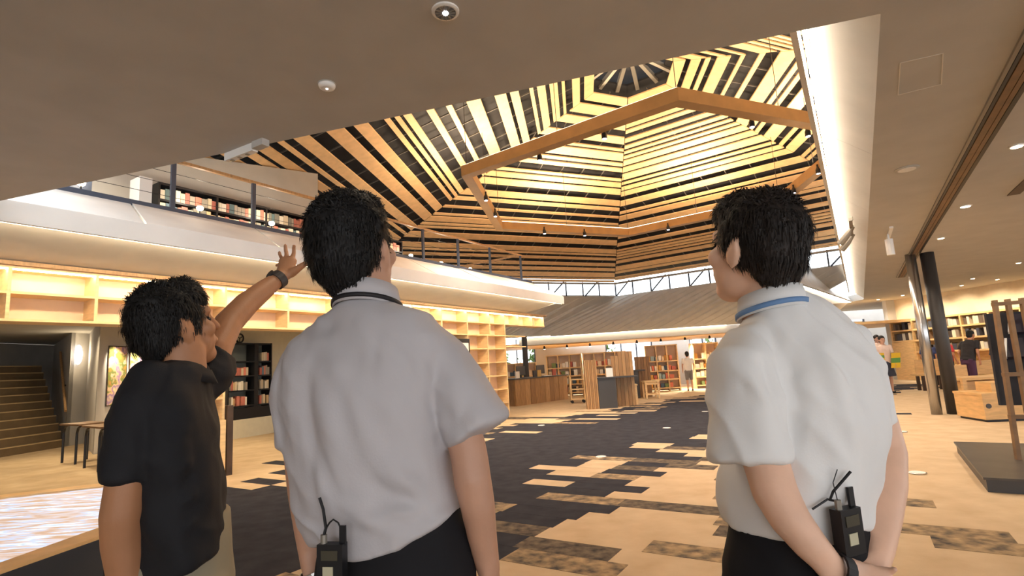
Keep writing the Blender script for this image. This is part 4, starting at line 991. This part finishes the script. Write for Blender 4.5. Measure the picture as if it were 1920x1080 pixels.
def cuff_watch(name, c, ax, side, r, m, parent, wide=0.03):
    b = MB(); pts = []; ax = V(ax).normalized(); s_ = (V(side) - ax * V(side).dot(ax)).normalized(); t_ = ax.cross(s_)
    n0 = 0
    for sgn, rad in ((-0.5, r), (-0.5, r * 1.14), (0.5, r * 1.14), (0.5, r)):
        for k in range(20):
            an = 2 * math.pi * k / 20; b.v.append(tuple(c + ax * wide * sgn + (s_ * math.cos(an) + t_ * math.sin(an)) * rad))
    for i in range(4):
        for k in range(20):
            a0 = i * 20 + k; a1 = i * 20 + (k + 1) % 20; j = ((i + 1) % 4) * 20
            b.f.append((a0, a1, j + (k + 1) % 20, j + k))
    o = b.build(name, m, parent)
    return o
def band_ring(name, centre, u1, u2, ra, rb, h, th, m, parent, tilt=V((0, 0, 0)), n=36, a0=0, a1=360, flare=0.0, label=None):
    """open or closed upright band around a neck"""
    b = MB(); k = n + 1
    for layer in (0, 1):
        for lv in (0, 1):
            for i in range(k):
                an = math.radians(a0 + (a1 - a0) * i / n); e = th * layer + (flare if lv == 0 else 0)
                d = u1 * math.cos(an) * (ra + e) + u2 * math.sin(an) * (rb + e)
                b.v.append(tuple(V(centre) + d + UPZ * (h * lv) + tilt * (math.sin(an))))
    def q(l, v, i): return (l * 2 + v) * k + i
    for i in range(n):
        b.f += [(q(1, 0, i), q(1, 0, i + 1), q(1, 1, i + 1), q(1, 1, i)), (q(0, 0, i + 1), q(0, 0, i), q(0, 1, i), q(0, 1, i + 1)), (q(0, 1, i), q(1, 1, i), q(1, 1, i + 1), q(0, 1, i + 1)), (q(1, 0, i), q(0, 0, i), q(0, 0, i + 1), q(1, 0, i + 1))]
    if a1 - a0 < 359:
        b.f += [(q(0, 0, 0), q(1, 0, 0), q(1, 1, 0), q(0, 1, 0)), (q(1, 0, n), q(0, 0, n), q(0, 1, n), q(1, 1, n))]
    return b.build(name, m, parent, smooth=True, label=label)
shirt_b = mat('pale_grey_shirt', (188, 184, 187), 0.8, 0.02, 4, bump=0.06, bscale=220, spec=0.2)
shirt_c = mat('white_shirt', (232, 231, 230), 0.8, 0.02, 4, bump=0.06, bscale=220, spec=0.2)
polo_m = mat('black_polo', (30, 30, 34), 0.75, 0.1, 6, bump=0.1, bscale=300, spec=0.3)
trouser_k = mat('black_trousers', (30, 29, 32), 0.8, 0.1, 8, spec=0.2)
trouser_t = mat('khaki_trousers', (150, 142, 122), 0.8, 0.06, 6, spec=0.2)

def transmitter(label, c, rgt, fwd, up=UPZ, wires=(), m=black_metal, k=1.0):
    o = thing('radio_transmitter', label, 'transmitter', c)
    rgt = rgt * k; up = up * k; fwd = fwd * k
    a = c - rgt * 0.033 - fwd * 0.03
    MB().obox(a, rgt * 0.066, fwd * 0.026, up * 0.095).build('case', m, o)
    MB().obox(a + rgt * 0.012 - fwd * 0.002 + up * 0.06, rgt * 0.042, fwd * 0.004, up * 0.022).build('window', mat('dim_display', (70, 66, 54), 0.3), o)
    MB().obox(a + rgt * 0.016 - fwd * 0.002 + up * 0.022, rgt * 0.026, fwd * 0.004, up * 0.024).build('sticker', mat('cream_sticker', (190, 184, 156), 0.6), o)
    MB().obox(a + rgt * 0.052 + fwd * 0.012 + up * 0.09, rgt * 0.016, fwd * 0.006, up * 0.045).build('belt_clip', m, o)
    MB().tube([a + rgt * 0.012 + fwd * 0.012 + up * 0.093, a + rgt * 0.012 + fwd * 0.012 + up * 0.115], 0.006, 8).build('connector', grey_metal, o)
    ct = a + rgt * 0.012 + fwd * 0.012 + up * 0.112
    for w_, r_ in wires: MB().tube([ct if q is None else q for q in w_], r_, 6).build('wire', m, o)
    return o

# ---- man in the pale shirt, centre
def man_b():
    D = 1.13; fwd = ROT(10); rgt = V((fwd.y, -fwd.x, 0))
    hip = W(735, 1010, D); skin = skinm('skin_b', (196, 150, 124))
    P_ = thing('person', 'man in a pale grey short-sleeved shirt seen from behind, black lanyard at the collar', 'person', V((hip.x, hip.y, 0)))
    body = Body(); sh_ = Body(); tr = Body()
    hc = W(664, 473, D - 0.0); hf = (ROT(13) + UPZ * 0.30); S, r, f, up = head(body, hc, hf, UPZ, 1.0)
    body.loft([(W(688, 610, D), 0.045, 0.04), (W(688, 560, D - 0.005), 0.055, 0.06), (W(682, 510, D), 0.055, 0.06), (W(672, 470, D), 0.05, 0.06)], rgt, 18)
    body.loft([ringrow(618, 640, 750, D, 0.04), ringrow(680, 575, 820, D, 0.08), ringrow(800, 580, 810, D, 0.09), ringrow(960, 610, 830, D, 0.09), (V((hip.x, hip.y, 0.82)), 0.13, 0.09)], rgt, 20)
    RA = [(W(812, 675, D - 0.0), 0.04, 0.04), (W(856, 762, D - 0.035), 0.04, 0.04), (W(879, 850, D - 0.05), 0.037, 0.037), (W(886, 900, D - 0.055), 0.037, 0.038), (W(896, 950, D - 0.05), 0.034, 0.034), (W(905, 1010, D - 0.03), 0.029, 0.028), (W(916, 1068, D - 0.01), 0.024, 0.022)]
    body.loft(RA, rgt, 16)
    hand(body, W(916, 1066, D - 0.01), W(932, 1150, D + 0.02) - W(916, 1066, D - 0.01), -rgt, fwd, 1.0, 0.3)
    LA = [(W(600, 690, D + 0.02), 0.036, 0.036), (W(570, 770, D + 0.02), 0.042, 0.042), (W(568, 850, D + 0.01), 0.038, 0.038), (W(574, 920, D), 0.036, 0.036), (W(580, 985, D), 0.031, 0.03), (W(588, 1060, D), 0.025, 0.023)]
    body.loft(LA, rgt, 16)
    hand(body, W(588, 1058, D), W(612, 1140, D + 0.02) - W(588, 1058, D), rgt, fwd, 1.0, 0.35)
    legs(tr, body, hip, fwd, rgt, P_, 0.86, 1.0)
    tr.loft([ringrow(950, 610, 852, D, 0.105), ringrow(1010, 606, 872, D, 0.118), ringrow(1060, 600, 884, D, 0.13), (V((hip.x, hip.y, 0.85)), 0.165, 0.125), (V((hip.x, hip.y, 0.80)), 0.15, 0.115)], rgt, 24, 0.1)
    body.fuse('body', skin, P_, 0.006, 5)
    eyes(P_, S, 1.0)
    hair(P_, S, r, f, up, hair_m, 1, 0.98, 11000, 0.024, messy=0.18)
    # shirt
    sh_.loft([ringrow(572, 640, 742, D, 0.055), ringrow(588, 606, 776, D, 0.07), ringrow(608, 572, 815, D, 0.085), ringrow(638, 545, 850, D, 0.105), ringrow(690, 538, 850, D, 0.128), ringrow(760, 542, 838, D, 0.135), ringrow(840, 552, 840, D, 0.128), ringrow(910, 562, 846, D, 0.124), ringrow(960, 574, 856, D, 0.126), ringrow(1005, 588, 866, D, 0.126)], rgt, 32, 0.08, 0.3, 2.4)
    sh_.loft([(W(600, 652, D + 0.01), 0.045, 0.055), (W(576, 682, D + 0.015), 0.055, 0.066), (W(563, 740, D + 0.015), 0.05, 0.064), (W(565, 835, D + 0.01), 0.043, 0.06)], rgt, 20, 0.05, 1)
    sh_.loft([(W(800, 640, D), 0.05, 0.06), (W(824, 676, D - 0.01), 0.062, 0.07), (W(858, 735, D - 0.03), 0.062, 0.072), (W(896, 808, D - 0.045), 0.066, 0.074)], rgt, 20, 0.05, 1)
    G = lambda x, y: W(x, y, D - 0.12)
    ln = [(G(826, 760), G(834, 850), 0.02, -0.012), (G(840, 640), G(826, 760), 0.012, -0.006), (G(705, 620), G(708, 800), 0.01, -0.003),
          (G(640, 700), G(760, 940), 0.022, 0.007), (G(600, 720), G(690, 960), 0.025, 0.006), (G(740, 890), G(860, 960), 0.016, 0.007), (G(700, 900), G(840, 990), 0.016, -0.007),
          (G(640, 940), G(760, 1010), 0.014, 0.006), (G(780, 660), G(820, 800), 0.016, 0.005), (G(590, 850), G(620, 980), 0.014, 0.006), (G(560, 680), G(600, 900), 0.018, -0.006), (G(660, 980), G(850, 940), 0.014, 0.006), (G(880, 720), G(850, 830), 0.012, -0.005), (G(905, 730), G(890, 810), 0.01, 0.004)]
    base = folds(ln, 0.008)
    zc = W(700, 985, D).z; zh = W(700, 1012, D).z
    def fn(p, n):
        q = base(p, n)
        t = max(0, min(1, (zc + 0.05 - q.z) / 0.09))
        lx = (q - hip).dot(rgt)
        q.z += t * 0.045 * min(1.0, ((lx - 0.02) / 0.12) ** 2)
        return q
    sh_.fuse('shirt', shirt_b, P_, 0.006, 5, fn)
    tr.fuse('trousers', trouser_k, P_, 0.009, 4, folds([], 0.004))
    cc = W(690, 582, D)
    band_ring('collar', cc, rgt, fwd, 0.060, 0.064, 0.046, 0.004, shirt_b, P_, -fwd * 0 + UPZ * -0.016, flare=0.008)
    band_ring('lanyard', cc + UPZ * 0.003, rgt, fwd, 0.072, 0.074, 0.009, 0.003, mat('black_strap', (24, 22, 26), 0.6), P_, UPZ * -0.018)
    cuff_watch('bracelet', W(592, 1072, D), W(612, 1140, D) - W(588, 1058, D), fwd, 0.028, steel, P_, 0.012)
    a = W(630, 1092, D - 0.14)
    transmitter('black belt transmitter with a cream sticker on the centre man\'s waist', a, rgt, fwd, UPZ, [([None, W(611, 990, D - 0.15), W(606, 955, D - 0.15), W(599, 933, D - 0.15)], 0.0028), ([None, W(613, 988, D - 0.151), W(618, 980, D - 0.152), W(625, 974, D - 0.153), W(634, 980, D - 0.152), W(643, 1000, D - 0.15), a + UPZ * 0.065 + rgt * 0.015], 0.0016)], k=0.72)
man_b()

# ---- man in the white shirt, right
def man_c():
    D = 1.2; fwd = ROT(-24); rgt = V((fwd.y, -fwd.x, 0)); dL = 1.12; dR = 1.28
    hip = W(1490, 1010, D); skin = skinm('skin_c', (232, 188, 160))
    P_ = thing('person', 'man in a white short-sleeved shirt with hands clasped behind his back, blue lanyard', 'person', V((hip.x, hip.y, 0)))
    body = Body(); sh_ = Body(); tr = Body()
    hc = W(1413, 469, D); hf = (ROT(-27) + UPZ * 0.22); S, r, f, up = head(body, hc, hf, UPZ, 1.04)
    body.loft([(W(1450, 610, D), 0.068, 0.064), (W(1446, 570, D), 0.058, 0.062), (W(1438, 520, D), 0.056, 0.062), (W(1428, 470, D), 0.05, 0.06)], rgt, 18)
    body.loft([ringrow(630, 1410, 1570, D, 0.06), ringrow(700, 1405, 1600, D, 0.08), ringrow(860, 1405, 1595, D, 0.085), ringrow(970, 1400, 1580, D, 0.085), (V((hip.x, hip.y, 0.8)), 0.13, 0.09)], rgt, 20)
    LA = [(W(1405, 715, dL), 0.04, 0.04), (W(1414, 785, dL - 0.02), 0.046, 0.046), (W(1436, 868, dL - 0.04), 0.043, 0.043), (W(1454, 925, dL - 0.06), 0.041, 0.042), (W(1482, 975, dL - 0.08), 0.036, 0.037), (W(1520, 1022, dL - 0.09), 0.031, 0.031), (W(1562, 1066, dL - 0.09), 0.026, 0.023)]
    body.loft(LA, rgt, 16)
    wl = W(1562, 1066, dL - 0.09); hand(body, wl, W(1650, 1108, dL - 0.06) - wl, -fwd * 0.9 + UPZ * 0.4, -UPZ, 1.0, 0.4)
    RA = [(W(1602, 690, dR), 0.045, 0.045), (W(1640, 790, dR), 0.047, 0.047), (W(1658, 850, dR - 0.02), 0.044, 0.046), (W(1658, 910, dR - 0.06), 0.043, 0.044), (W(1652, 970, dR - 0.1), 0.038, 0.038), (W(1646, 1025, dR - 0.14), 0.031, 0.03), (W(1638, 1062, dR - 0.17), 0.027, 0.025)]
    body.loft(RA, rgt, 16)
    wr = W(1638, 1060, dR - 0.17); hand(body, wr, W(1600, 1130, dL - 0.04) - wr, fwd, rgt * -1 + UPZ * .3, 1.0, 0.5)
    legs(tr, body, hip, fwd, rgt, P_, 0.86, 1.0)
    tr.loft([ringrow(930, 1378, 1608, D, 0.11), ringrow(1000, 1372, 1622, D, 0.125), ringrow(1060, 1362, 1640, D, 0.135), (V((hip.x, hip.y, 0.83)), 0.165, 0.13), (V((hip.x, hip.y, 0.78)), 0.15, 0.115)], rgt, 24, 0.1)
    body.fuse('body', skin, P_, 0.006, 5)
    eyes(P_, S, 1.04)
    hair(P_, S, r, f, up, hair_b, 2, 1.02, 11000, 0.027, messy=0.2)
    sh_.loft([ringrow(572, 1396, 1506, D, 0.058), ringrow(592, 1374, 1548, D, 0.072), ringrow(616, 1362, 1575, D, 0.088), ringrow(650, 1358, 1612, D, 0.108), ringrow(700, 1364, 1640, D, 0.13), ringrow(780, 1374, 1644, D, 0.138), ringrow(860, 1372, 1634, D, 0.13), ringrow(920, 1360, 1622, D, 0.127), ringrow(955, 1362, 1614, D, 0.127), ringrow(978, 1372, 1608, D, 0.125)], rgt, 32, 0.06, 0.3, 2.4)
    sh_.loft([(W(1408, 650, dL + 0.03), 0.045, 0.055), (W(1389, 685, dL), 0.063, 0.07), (W(1394, 750, dL - 0.02), 0.067, 0.075), (W(1406, 862, dL - 0.035), 0.073, 0.075)], rgt, 20, 0.04, 1)
    sh_.loft([(W(1578, 645, dR), 0.05, 0.06), (W(1598, 695, dR), 0.052, 0.062), (W(1632, 798, dR), 0.048, 0.06)], rgt, 20, 0.05, 1)
    G = lambda x, y: W(x, y, D - 0.13); H_ = lambda x, y: W(x, y, dL - 0.08)
    ln = [(H_(1435, 620), H_(1450, 760), 0.016, -0.012), (H_(1440, 740), H_(1468, 850), 0.018, -0.010), (G(1480, 650), G(1495, 800), 0.02, -0.009), (G(1495, 760), G(1470, 860), 0.02, -0.008), (H_(1350, 640), H_(1440, 770), 0.016, 0.008), (H_(1370, 680), H_(1450, 800), 0.012, -0.006), (H_(1400, 720), H_(1465, 810), 0.012, 0.006),
          (G(1540, 660), G(1600, 880), 0.016, 0.006), (G(1500, 700), G(1590, 930), 0.018, 0.005), (G(1570, 640), G(1630, 820), 0.016, -0.005), (G(1440, 880), G(1420, 960), 0.014, 0.007), (G(1375, 900), G(1390, 965), 0.012, 0.008), (G(1400, 890), G(1385, 940), 0.012, -0.007), (G(1520, 600), G(1620, 700), 0.02, 0.005), (G(1545, 860), G(1600, 950), 0.012, 0.005)]
    sh_.fuse('shirt', shirt_c, P_, 0.006, 5, folds(ln, 0.009))
    tr.fuse('trousers', trouser_k, P_, 0.009, 4, folds([], 0.004))
    cc = W(1448, 590, D)
    band_ring('collar', cc, rgt, fwd, 0.062, 0.066, 0.048, 0.004, shirt_c, P_, UPZ * -0.014, flare=0.008)
    band_ring('lanyard', cc + UPZ * 0.004, rgt, fwd, 0.074, 0.076, 0.011, 0.003, mat('blue_strap', (104, 140, 186), 0.6), P_, UPZ * -0.016)
    cuff_watch('watch_strap', W(1570, 1070, dL - 0.09), W(1650, 1108, dL - 0.06) - wl, fwd, 0.029, mat('black_strap', (24, 22, 26)), P_, 0.022)
    a = W(1582, 1034, D - 0.15)
    transmitter('black belt transmitter with a crooked antenna on the right-hand man\'s back', a, rgt, fwd, UPZ, [([None, W(1556, 938, D - 0.16), W(1562, 922, D - 0.16), W(1595, 884, D - 0.165)], 0.0028), ([None, W(1562, 905, D - 0.16), W(1570, 880, D - 0.16)], 0.001), ([None, W(1552, 936, D - 0.16), W(1523, 955, D - 0.155)], 0.002)], k=0.84)
man_c()

# ---- man in the black polo, left, pointing up
def man_a():
    D = 1.55; fwd = ROT(62); rgt = V((fwd.y, -fwd.x, 0)); dR = 1.41; dLft = 1.7
    hip = W(345, 1040, D); skin = skinm('skin_a', (176, 124, 88))
    P_ = thing('person', 'man in a black polo shirt and khaki trousers pointing upwards with an open hand', 'person', V((hip.x, hip.y, 0)))
    body = Body(); sh_ = Body(); tr = Body()
    hc = W(331, 614, D + 0.01); hf = (ROT(33) + UPZ * 0.28); S, r, f, up = head(body, hc, hf, UPZ, 1.06)
    def tr_row(y, xl, xr, d=D):
        k = (xr - xl) / 2 * d / FPX / 0.137
        return (W((xl + xr) / 2, y, d), 0.2 * k, 0.115 * k)
    body.loft([(W(338, 725, D), 0.06, 0.062), (W(344, 690, D), 0.055, 0.06), (W(342, 655, D), 0.054, 0.06), (W(336, 620, D), 0.05, 0.055)], rgt, 18)
    body.loft([tr_row(745, 290, 380), tr_row(820, 270, 385), tr_row(950, 280, 395), (V((hip.x, hip.y, 0.85)), 0.12, 0.085)], rgt, 20)
    RA = [(W(270, 745, dR + 0.02), 0.05, 0.05), (W(248, 830, dR), 0.05, 0.05), (W(240, 905, dR - 0.01), 0.05, 0.05), (W(232, 965, dR - 0.01), 0.05, 0.052), (W(233, 1020, dR), 0.046, 0.05), (W(240, 1080, dR + 0.01), 0.04, 0.044), (W(252, 1180, dR + 0.05), 0.027, 0.025)]
    body.loft(RA, rgt, 16)
    wv_ = W(252, 1178, dR + 0.05); hand(body, wv_, -UPZ + fwd * 0.25, -rgt, fwd, 1.0, 0.35)
    w_ = W(528, 519, 2.03)
    LA = [(W(392, 705, dLft), 0.052, 0.052), (W(404, 655, dLft + 0.04), 0.05, 0.05), (W(428, 606, dLft + 0.12), 0.046, 0.046), (W(462, 570, dLft + 0.2), 0.043, 0.043), (W(498, 541, dLft + 0.27), 0.035, 0.036), (w_, 0.027, 0.026)]
    body.loft(LA, rgt, 16)
    # open hand: palm and five fingers
    vd = V((0.25, -1, 0)).normalized(); sd2 = (W(560, 500, 2.05) - W(520, 490, 2.05)).normalized()
    body.loft([(w_, 0.03, 0.022), (W(536, 507, 2.045), 0.036, 0.018), (W(540, 488, 2.06), 0.036, 0.015)], sd2, 14)
    for pts, rr in ((((548, 490, 2.06), (551, 475, 2.07), (551, 467, 2.07), (551, 461, 2.06)), 0.0092), (((539, 488, 2.06), (537, 474, 2.075), (535.5, 466, 2.08), (535, 460, 2.075)), 0.0095), (((531, 490, 2.06), (527, 482, 2.08), (525, 478, 2.085), (524, 473, 2.08)), 0.009), (((527, 497, 2.06), (522, 496, 2.085), (520, 497, 2.09), (518, 498, 2.085)), 0.008)):
        body.loft([(W(*p), rr * (1 - 0.06 * i), rr * (1 - 0.06 * i)) for i, p in enumerate(pts)], sd2, 10)
    body.loft([(W(546, 512, 2.04), 0.02, 0.018), (W(561, 502, 2.03), 0.014, 0.014), (W(573, 494, 2.025), 0.0115, 0.0115), (W(584, 490, 2.02), 0.0095, 0.0095)], UPZ, 10)
    legs(tr, body, hip, fwd, rgt, P_, 0.84, 1.05, mat('brown_leather', (60, 44, 34), 0.4))
    tr.loft([(V((hip.x, hip.y, 1.0)), 0.15, 0.11), (V((hip.x, hip.y, 0.92)), 0.165, 0.12), (V((hip.x, hip.y, 0.82)), 0.17, 0.125), (V((hip.x, hip.y, 0.76)), 0.155, 0.115)], rgt, 24, 0.1)
    body.fuse('body', skin, P_, 0.0052, 4)
    eyes(P_, S, 1.08)
    hair(P_, S, r, f, up, hair_m, 3, 1.03, 11000, 0.03, messy=0.28)
    sh_.loft([tr_row(688, 302, 384), tr_row(706, 284, 392), tr_row(730, 262, 398), tr_row(770, 246, 404), tr_row(830, 246, 410), tr_row(900, 252, 416), tr_row(960, 260, 421), tr_row(1010, 266, 424), tr_row(1050, 270, 426)], rgt, 32, 0.05, 0.3, 2.3)
    sh_.loft([(W(285, 712, dR + 0.05), 0.05, 0.055), (W(268, 752, dR + 0.02), 0.062, 0.062), (W(252, 825, dR), 0.062, 0.064), (W(243, 903, dR - 0.01), 0.055, 0.062)], rgt, 20, 0.05, 1)
    sh_.loft([(W(372, 730, dLft - 0.05), 0.06, 0.06), (W(394, 698, dLft), 0.066, 0.066), (W(404, 668, dLft + 0.03), 0.062, 0.062)], rgt, 20, 0.05, 1)
    G = lambda x, y: W(x, y, D - 0.14); 
    ln = [(G(280, 760), G(275, 900), 0.018, -0.010), (G(330, 820), G(400, 770), 0.016, 0.006), (G(320, 960), G(405, 900), 0.014, 0.007), (G(310, 930), G(400, 870), 0.014, -0.006), (G(330, 1000), G(410, 950), 0.014, 0.006), (G(300, 800), G(360, 850), 0.018, 0.006), (G(320, 890), G(405, 830), 0.014, 0.006)]
    base = folds(ln, 0.009)
    def fn(p, n):
        q = base(p, n); t = max(0, min(1, (1.05 - q.z) / 0.2)); q.z += t * 0.28 * max(-0.1, (q - hip).dot(fwd)); return q
    sh_.fuse('polo_shirt', polo_m, P_, 0.008, 5, fn)
    tr.fuse('trousers', trouser_t, P_, 0.009, 4, folds([], 0.004))
    band_ring('collar', W(342, 712, D), rgt, fwd, 0.066, 0.07, 0.04, 0.005, polo_m, P_, UPZ * -0.016, flare=0.018, a0=100, a1=440)
    wa_ = cuff_watch('watch', W(521, 525, 2.015), w_ - W(498, 541, dLft + 0.27), UPZ, 0.031, mat('dark_strap', (58, 50, 48), 0.5), P_, 0.03)
    MB().lathe(W(510, 517, 2.0), [(0.018, 0), (0.018, 0.012)], 14, axis=(V((-0.5, -0.7, 0.5))).normalized()).build('watch_face', black_metal, wa_)
man_a()

# ---- people in the distance
def far_person(label, pos, h, az, top_m, leg_m, hair_mt, skin_c, arms=None, skirt=None, shorts=False, lean=0.0, seed=1, long_hair=False, name='person'):
    s = h / 1.7; fwd = ROT(az); rgt = V((fwd.y, -fwd.x, 0)); pos = V(pos)
    P_ = thing(name, label, 'person', pos)
    def J(x, y, z): return pos + (rgt * x + fwd * (y + lean * max(0, z - 0.9)) + UPZ * z) * s
    body = Body(); top = Body(); tr = Body()
    S, r, f, up = head(body, J(0, 0.03, 1.585), fwd + UPZ * (-0.1 - lean * 0.3), UPZ, 1.05 * s)
    body.loft([(J(0, 0, 1.40), 0.055 * s, 0.055 * s), (J(0, 0.01, 1.55), 0.05 * s, 0.05 * s)], rgt, 12)
    body.loft([(J(0, 0, 1.38), 0.12 * s, 0.07 * s), (J(0, 0, 1.2), 0.13 * s, 0.08 * s), (J(0, 0, 0.95), 0.13 * s, 0.085 * s), (J(0, 0, 0.85), 0.12 * s, 0.08 * s)], rgt, 14)
    top.loft([(J(0, 0, 1.44), 0.06 * s, 0.055 * s), (J(0, 0, 1.40), 0.15 * s, 0.085 * s), (J(0, 0, 1.3), 0.19 * s, 0.115 * s), (J(0, 0, 1.1), 0.175 * s, 0.115 * s), (J(0, 0, 0.88), 0.18 * s, 0.12 * s)], rgt, 20, 0.1, n=2.3)
    for i, q in enumerate((-1, 1)):
        sh = J(0.18 * q, 0, 1.37); el, wr = (arms or ((J(0.24, 0.0, 1.1), J(0.22, 0.15, 0.92)),) * 2)[i] if arms else (J(0.24 * q, -0.01, 1.1), J(0.23 * q, 0.1, 0.88))
        body.loft([(sh, 0.042 * s, 0.042 * s), (el, 0.036 * s, 0.036 * s), (wr, 0.026 * s, 0.024 * s)], fwd, 12)
        hand(body, wr, (wr - el), -rgt * q, fwd, s, 0.4)
        top.loft([(sh, 0.062 * s, 0.062 * s), (sh.lerp(el, 0.65), 0.06 * s, 0.06 * s)], fwd, 14, 0.1, 1)
    for q in (-1, 1):
        hp, kn, an = J(0.085 * q, 0, 0.88), J(0.09 * q, 0.01, 0.48), J(0.095 * q, -0.01, 0.07)
        body.loft([(hp, 0.07 * s, 0.07 * s), (kn, 0.05 * s, 0.05 * s), (kn.lerp(an, .35), 0.05 * s, 0.052 * s), (an, 0.032 * s, 0.034 * s)], rgt, 12)
        body.loft([(an, 0.03 * s, 0.03 * s), (an + fwd * 0.1 * s - UPZ * 0.03 * s, 0.03 * s, 0.022 * s)], rgt, 10)
        if not skirt:
            e = kn.lerp(an, 0.0 if shorts else 0.92)
            tr.loft([(hp + UPZ * 0.05 * s, 0.095 * s, 0.11 * s), (hp.lerp(kn, .5), 0.085 * s, 0.09 * s), (e, 0.068 * s, 0.07 * s)], rgt, 14, 0.1)
        sb = Body(); sb.loft([(an - fwd * 0.05 * s - UPZ * 0.03 * s, 0.034 * s, 0.036 * s), (an + fwd * 0.15 * s - UPZ * 0.04 * s, 0.04 * s, 0.026 * s)], rgt, 12, 0.6)
        sb.fuse('shoe', black_metal, P_, 0.016 * s, 2)
    if skirt: tr.loft([(J(0, 0, 0.95), 0.145 * s, 0.115 * s), (J(0, 0, 0.78), 0.2 * s, 0.17 * s), (J(0, 0, 0.5), 0.25 * s, 0.22 * s)], rgt, 24, 0.05)
    else: tr.loft([(J(0, 0, 0.98), 0.15 * s, 0.115 * s), (J(0, 0, 0.8), 0.17 * s, 0.125 * s)], rgt, 18, 0.2)
    body.fuse('body', skinm('skin_far_%d' % seed, skin_c), P_, 0.011 * s, 3)
    top.fuse('shirt', top_m, P_, 0.014 * s, 4, folds([], 0.006))
    tr.fuse('skirt' if skirt else ('shorts' if shorts else 'trousers'), leg_m, P_, 0.016 * s, 3)
    hb = Body(); hb.ell(S(0, -0.02, 0.036), r * 0.09 * s, f * 0.104 * s, up * 0.1 * s); hb.ell(S(0, -0.055, -0.02), r * 0.076 * s, f * 0.062 * s, up * 0.085 * s)
    if long_hair: hb.loft([(S(0, -0.1, -0.02), 0.03 * s, 0.03 * s), (S(0, -0.13, -0.1), 0.028 * s, 0.028 * s), (S(0, -0.12, -0.2), 0.014 * s, 0.014 * s)], r, 10)
    hb.fuse('hair', hair_mt, P_, 0.012 * s, 3)
    return P_, J, fwd, rgt, s
tee_white = mat('white_tee', (228, 226, 226), 0.8); shorts_grey = mat('grey_shorts', (120, 118, 122), 0.8)
blouse = mat('pink_white_blouse', (236, 214, 204), 0.8, 0.03, 8); navy = mat('navy_skirt', (52, 56, 74), 0.8); grey_tr = mat('grey_trousers', (140, 136, 136), 0.8)
red_tee = mat('red_tee', (196, 58, 66), 0.8); black_tee = mat('black_tee', (36, 32, 36), 0.8); plum = mat('plum_trousers', (78, 44, 74), 0.8); blue_sh = mat('blue_shirt', (60, 72, 116), 0.8)
far_person('person in a white t-shirt and grey shorts standing by the far bookcases', Z(1295, 733, 0), 1.55, 10, tee_white, shorts_grey, hair_m, (200, 156, 130), shorts=True, seed=1)
def flag(label, c, d, up, w, h):
    o = thing('striped_folder', label, 'folder', c)
    ye, gr = mat('yellow_card', (232, 190, 40), 0.6), mat('green_card', (92, 150, 74), 0.6)
    for i, m_ in enumerate((ye, gr, ye)): MB().obox(c + up * (h * i / 3), d * w, V((0, -0.02, 0)), up * (h / 3)).build('stripe', m_, o)
pos = Z(1668, 737, 0)
far_person('girl in a pale pink blouse and navy skirt holding a yellow and green folder', pos, 1.62, 195, blouse, navy, hair_m, (204, 158, 136), skirt=True, seed=2)
flag('yellow and green striped folder held by the girl in the navy skirt', W(1671, 690, pos.y - 0.2), V((1, 0.1, 0)), V((0.15, 0, 1)).normalized(), 0.27, 0.42)
pos = Z(1640, 741, 0)
far_person('girl with a black ponytail and grey trousers facing the girl in the navy skirt', pos, 1.55, 70, blouse, grey_tr, hair_m, (204, 158, 136), seed=3, long_hair=True)
flag('yellow and green striped folder held by the girl with the ponytail', W(1645, 676, pos.y - 0.22), V((1, 0, 0)), V((0, 0, 1)), 0.2, 0.2)
far_person('girl with dark hair standing behind the girl with the ponytail', Z(1657, 725, 0), 1.7, 190, blouse, navy, hair_b, (204, 158, 136), skirt=True, seed=4)
far_person('boy in a red t-shirt standing past the dark column', Z(1786, 728, 0), 1.5, 80, red_tee, mat('black_shorts', (40, 38, 44), 0.8), hair_m, (196, 140, 108), seed=5, shorts=True)
far_person('child in a blue shirt between the steel post and dark column', Z(1752, 728, 0), 1.45, 60, blue_sh, mat('black_shorts', (40, 38, 44), 0.8), hair_m, (196, 140, 108), seed=6)
pos = Z(1826, 738, 0); fw3 = ROT(75)
far_person('man in a black t-shirt and plum trousers leaning over the low furniture', pos, 1.6, 75, black_tee, plum, hair_m, (190, 134, 100), lean=0.35, seed=7)
far_person('child in dark clothes sitting low behind the display rack', Z(1882, 728, 0), 1.3, 260, mat('slate_shirt', (70, 74, 84), 0.8), navy, hair_m, (190, 134, 100), seed=8)
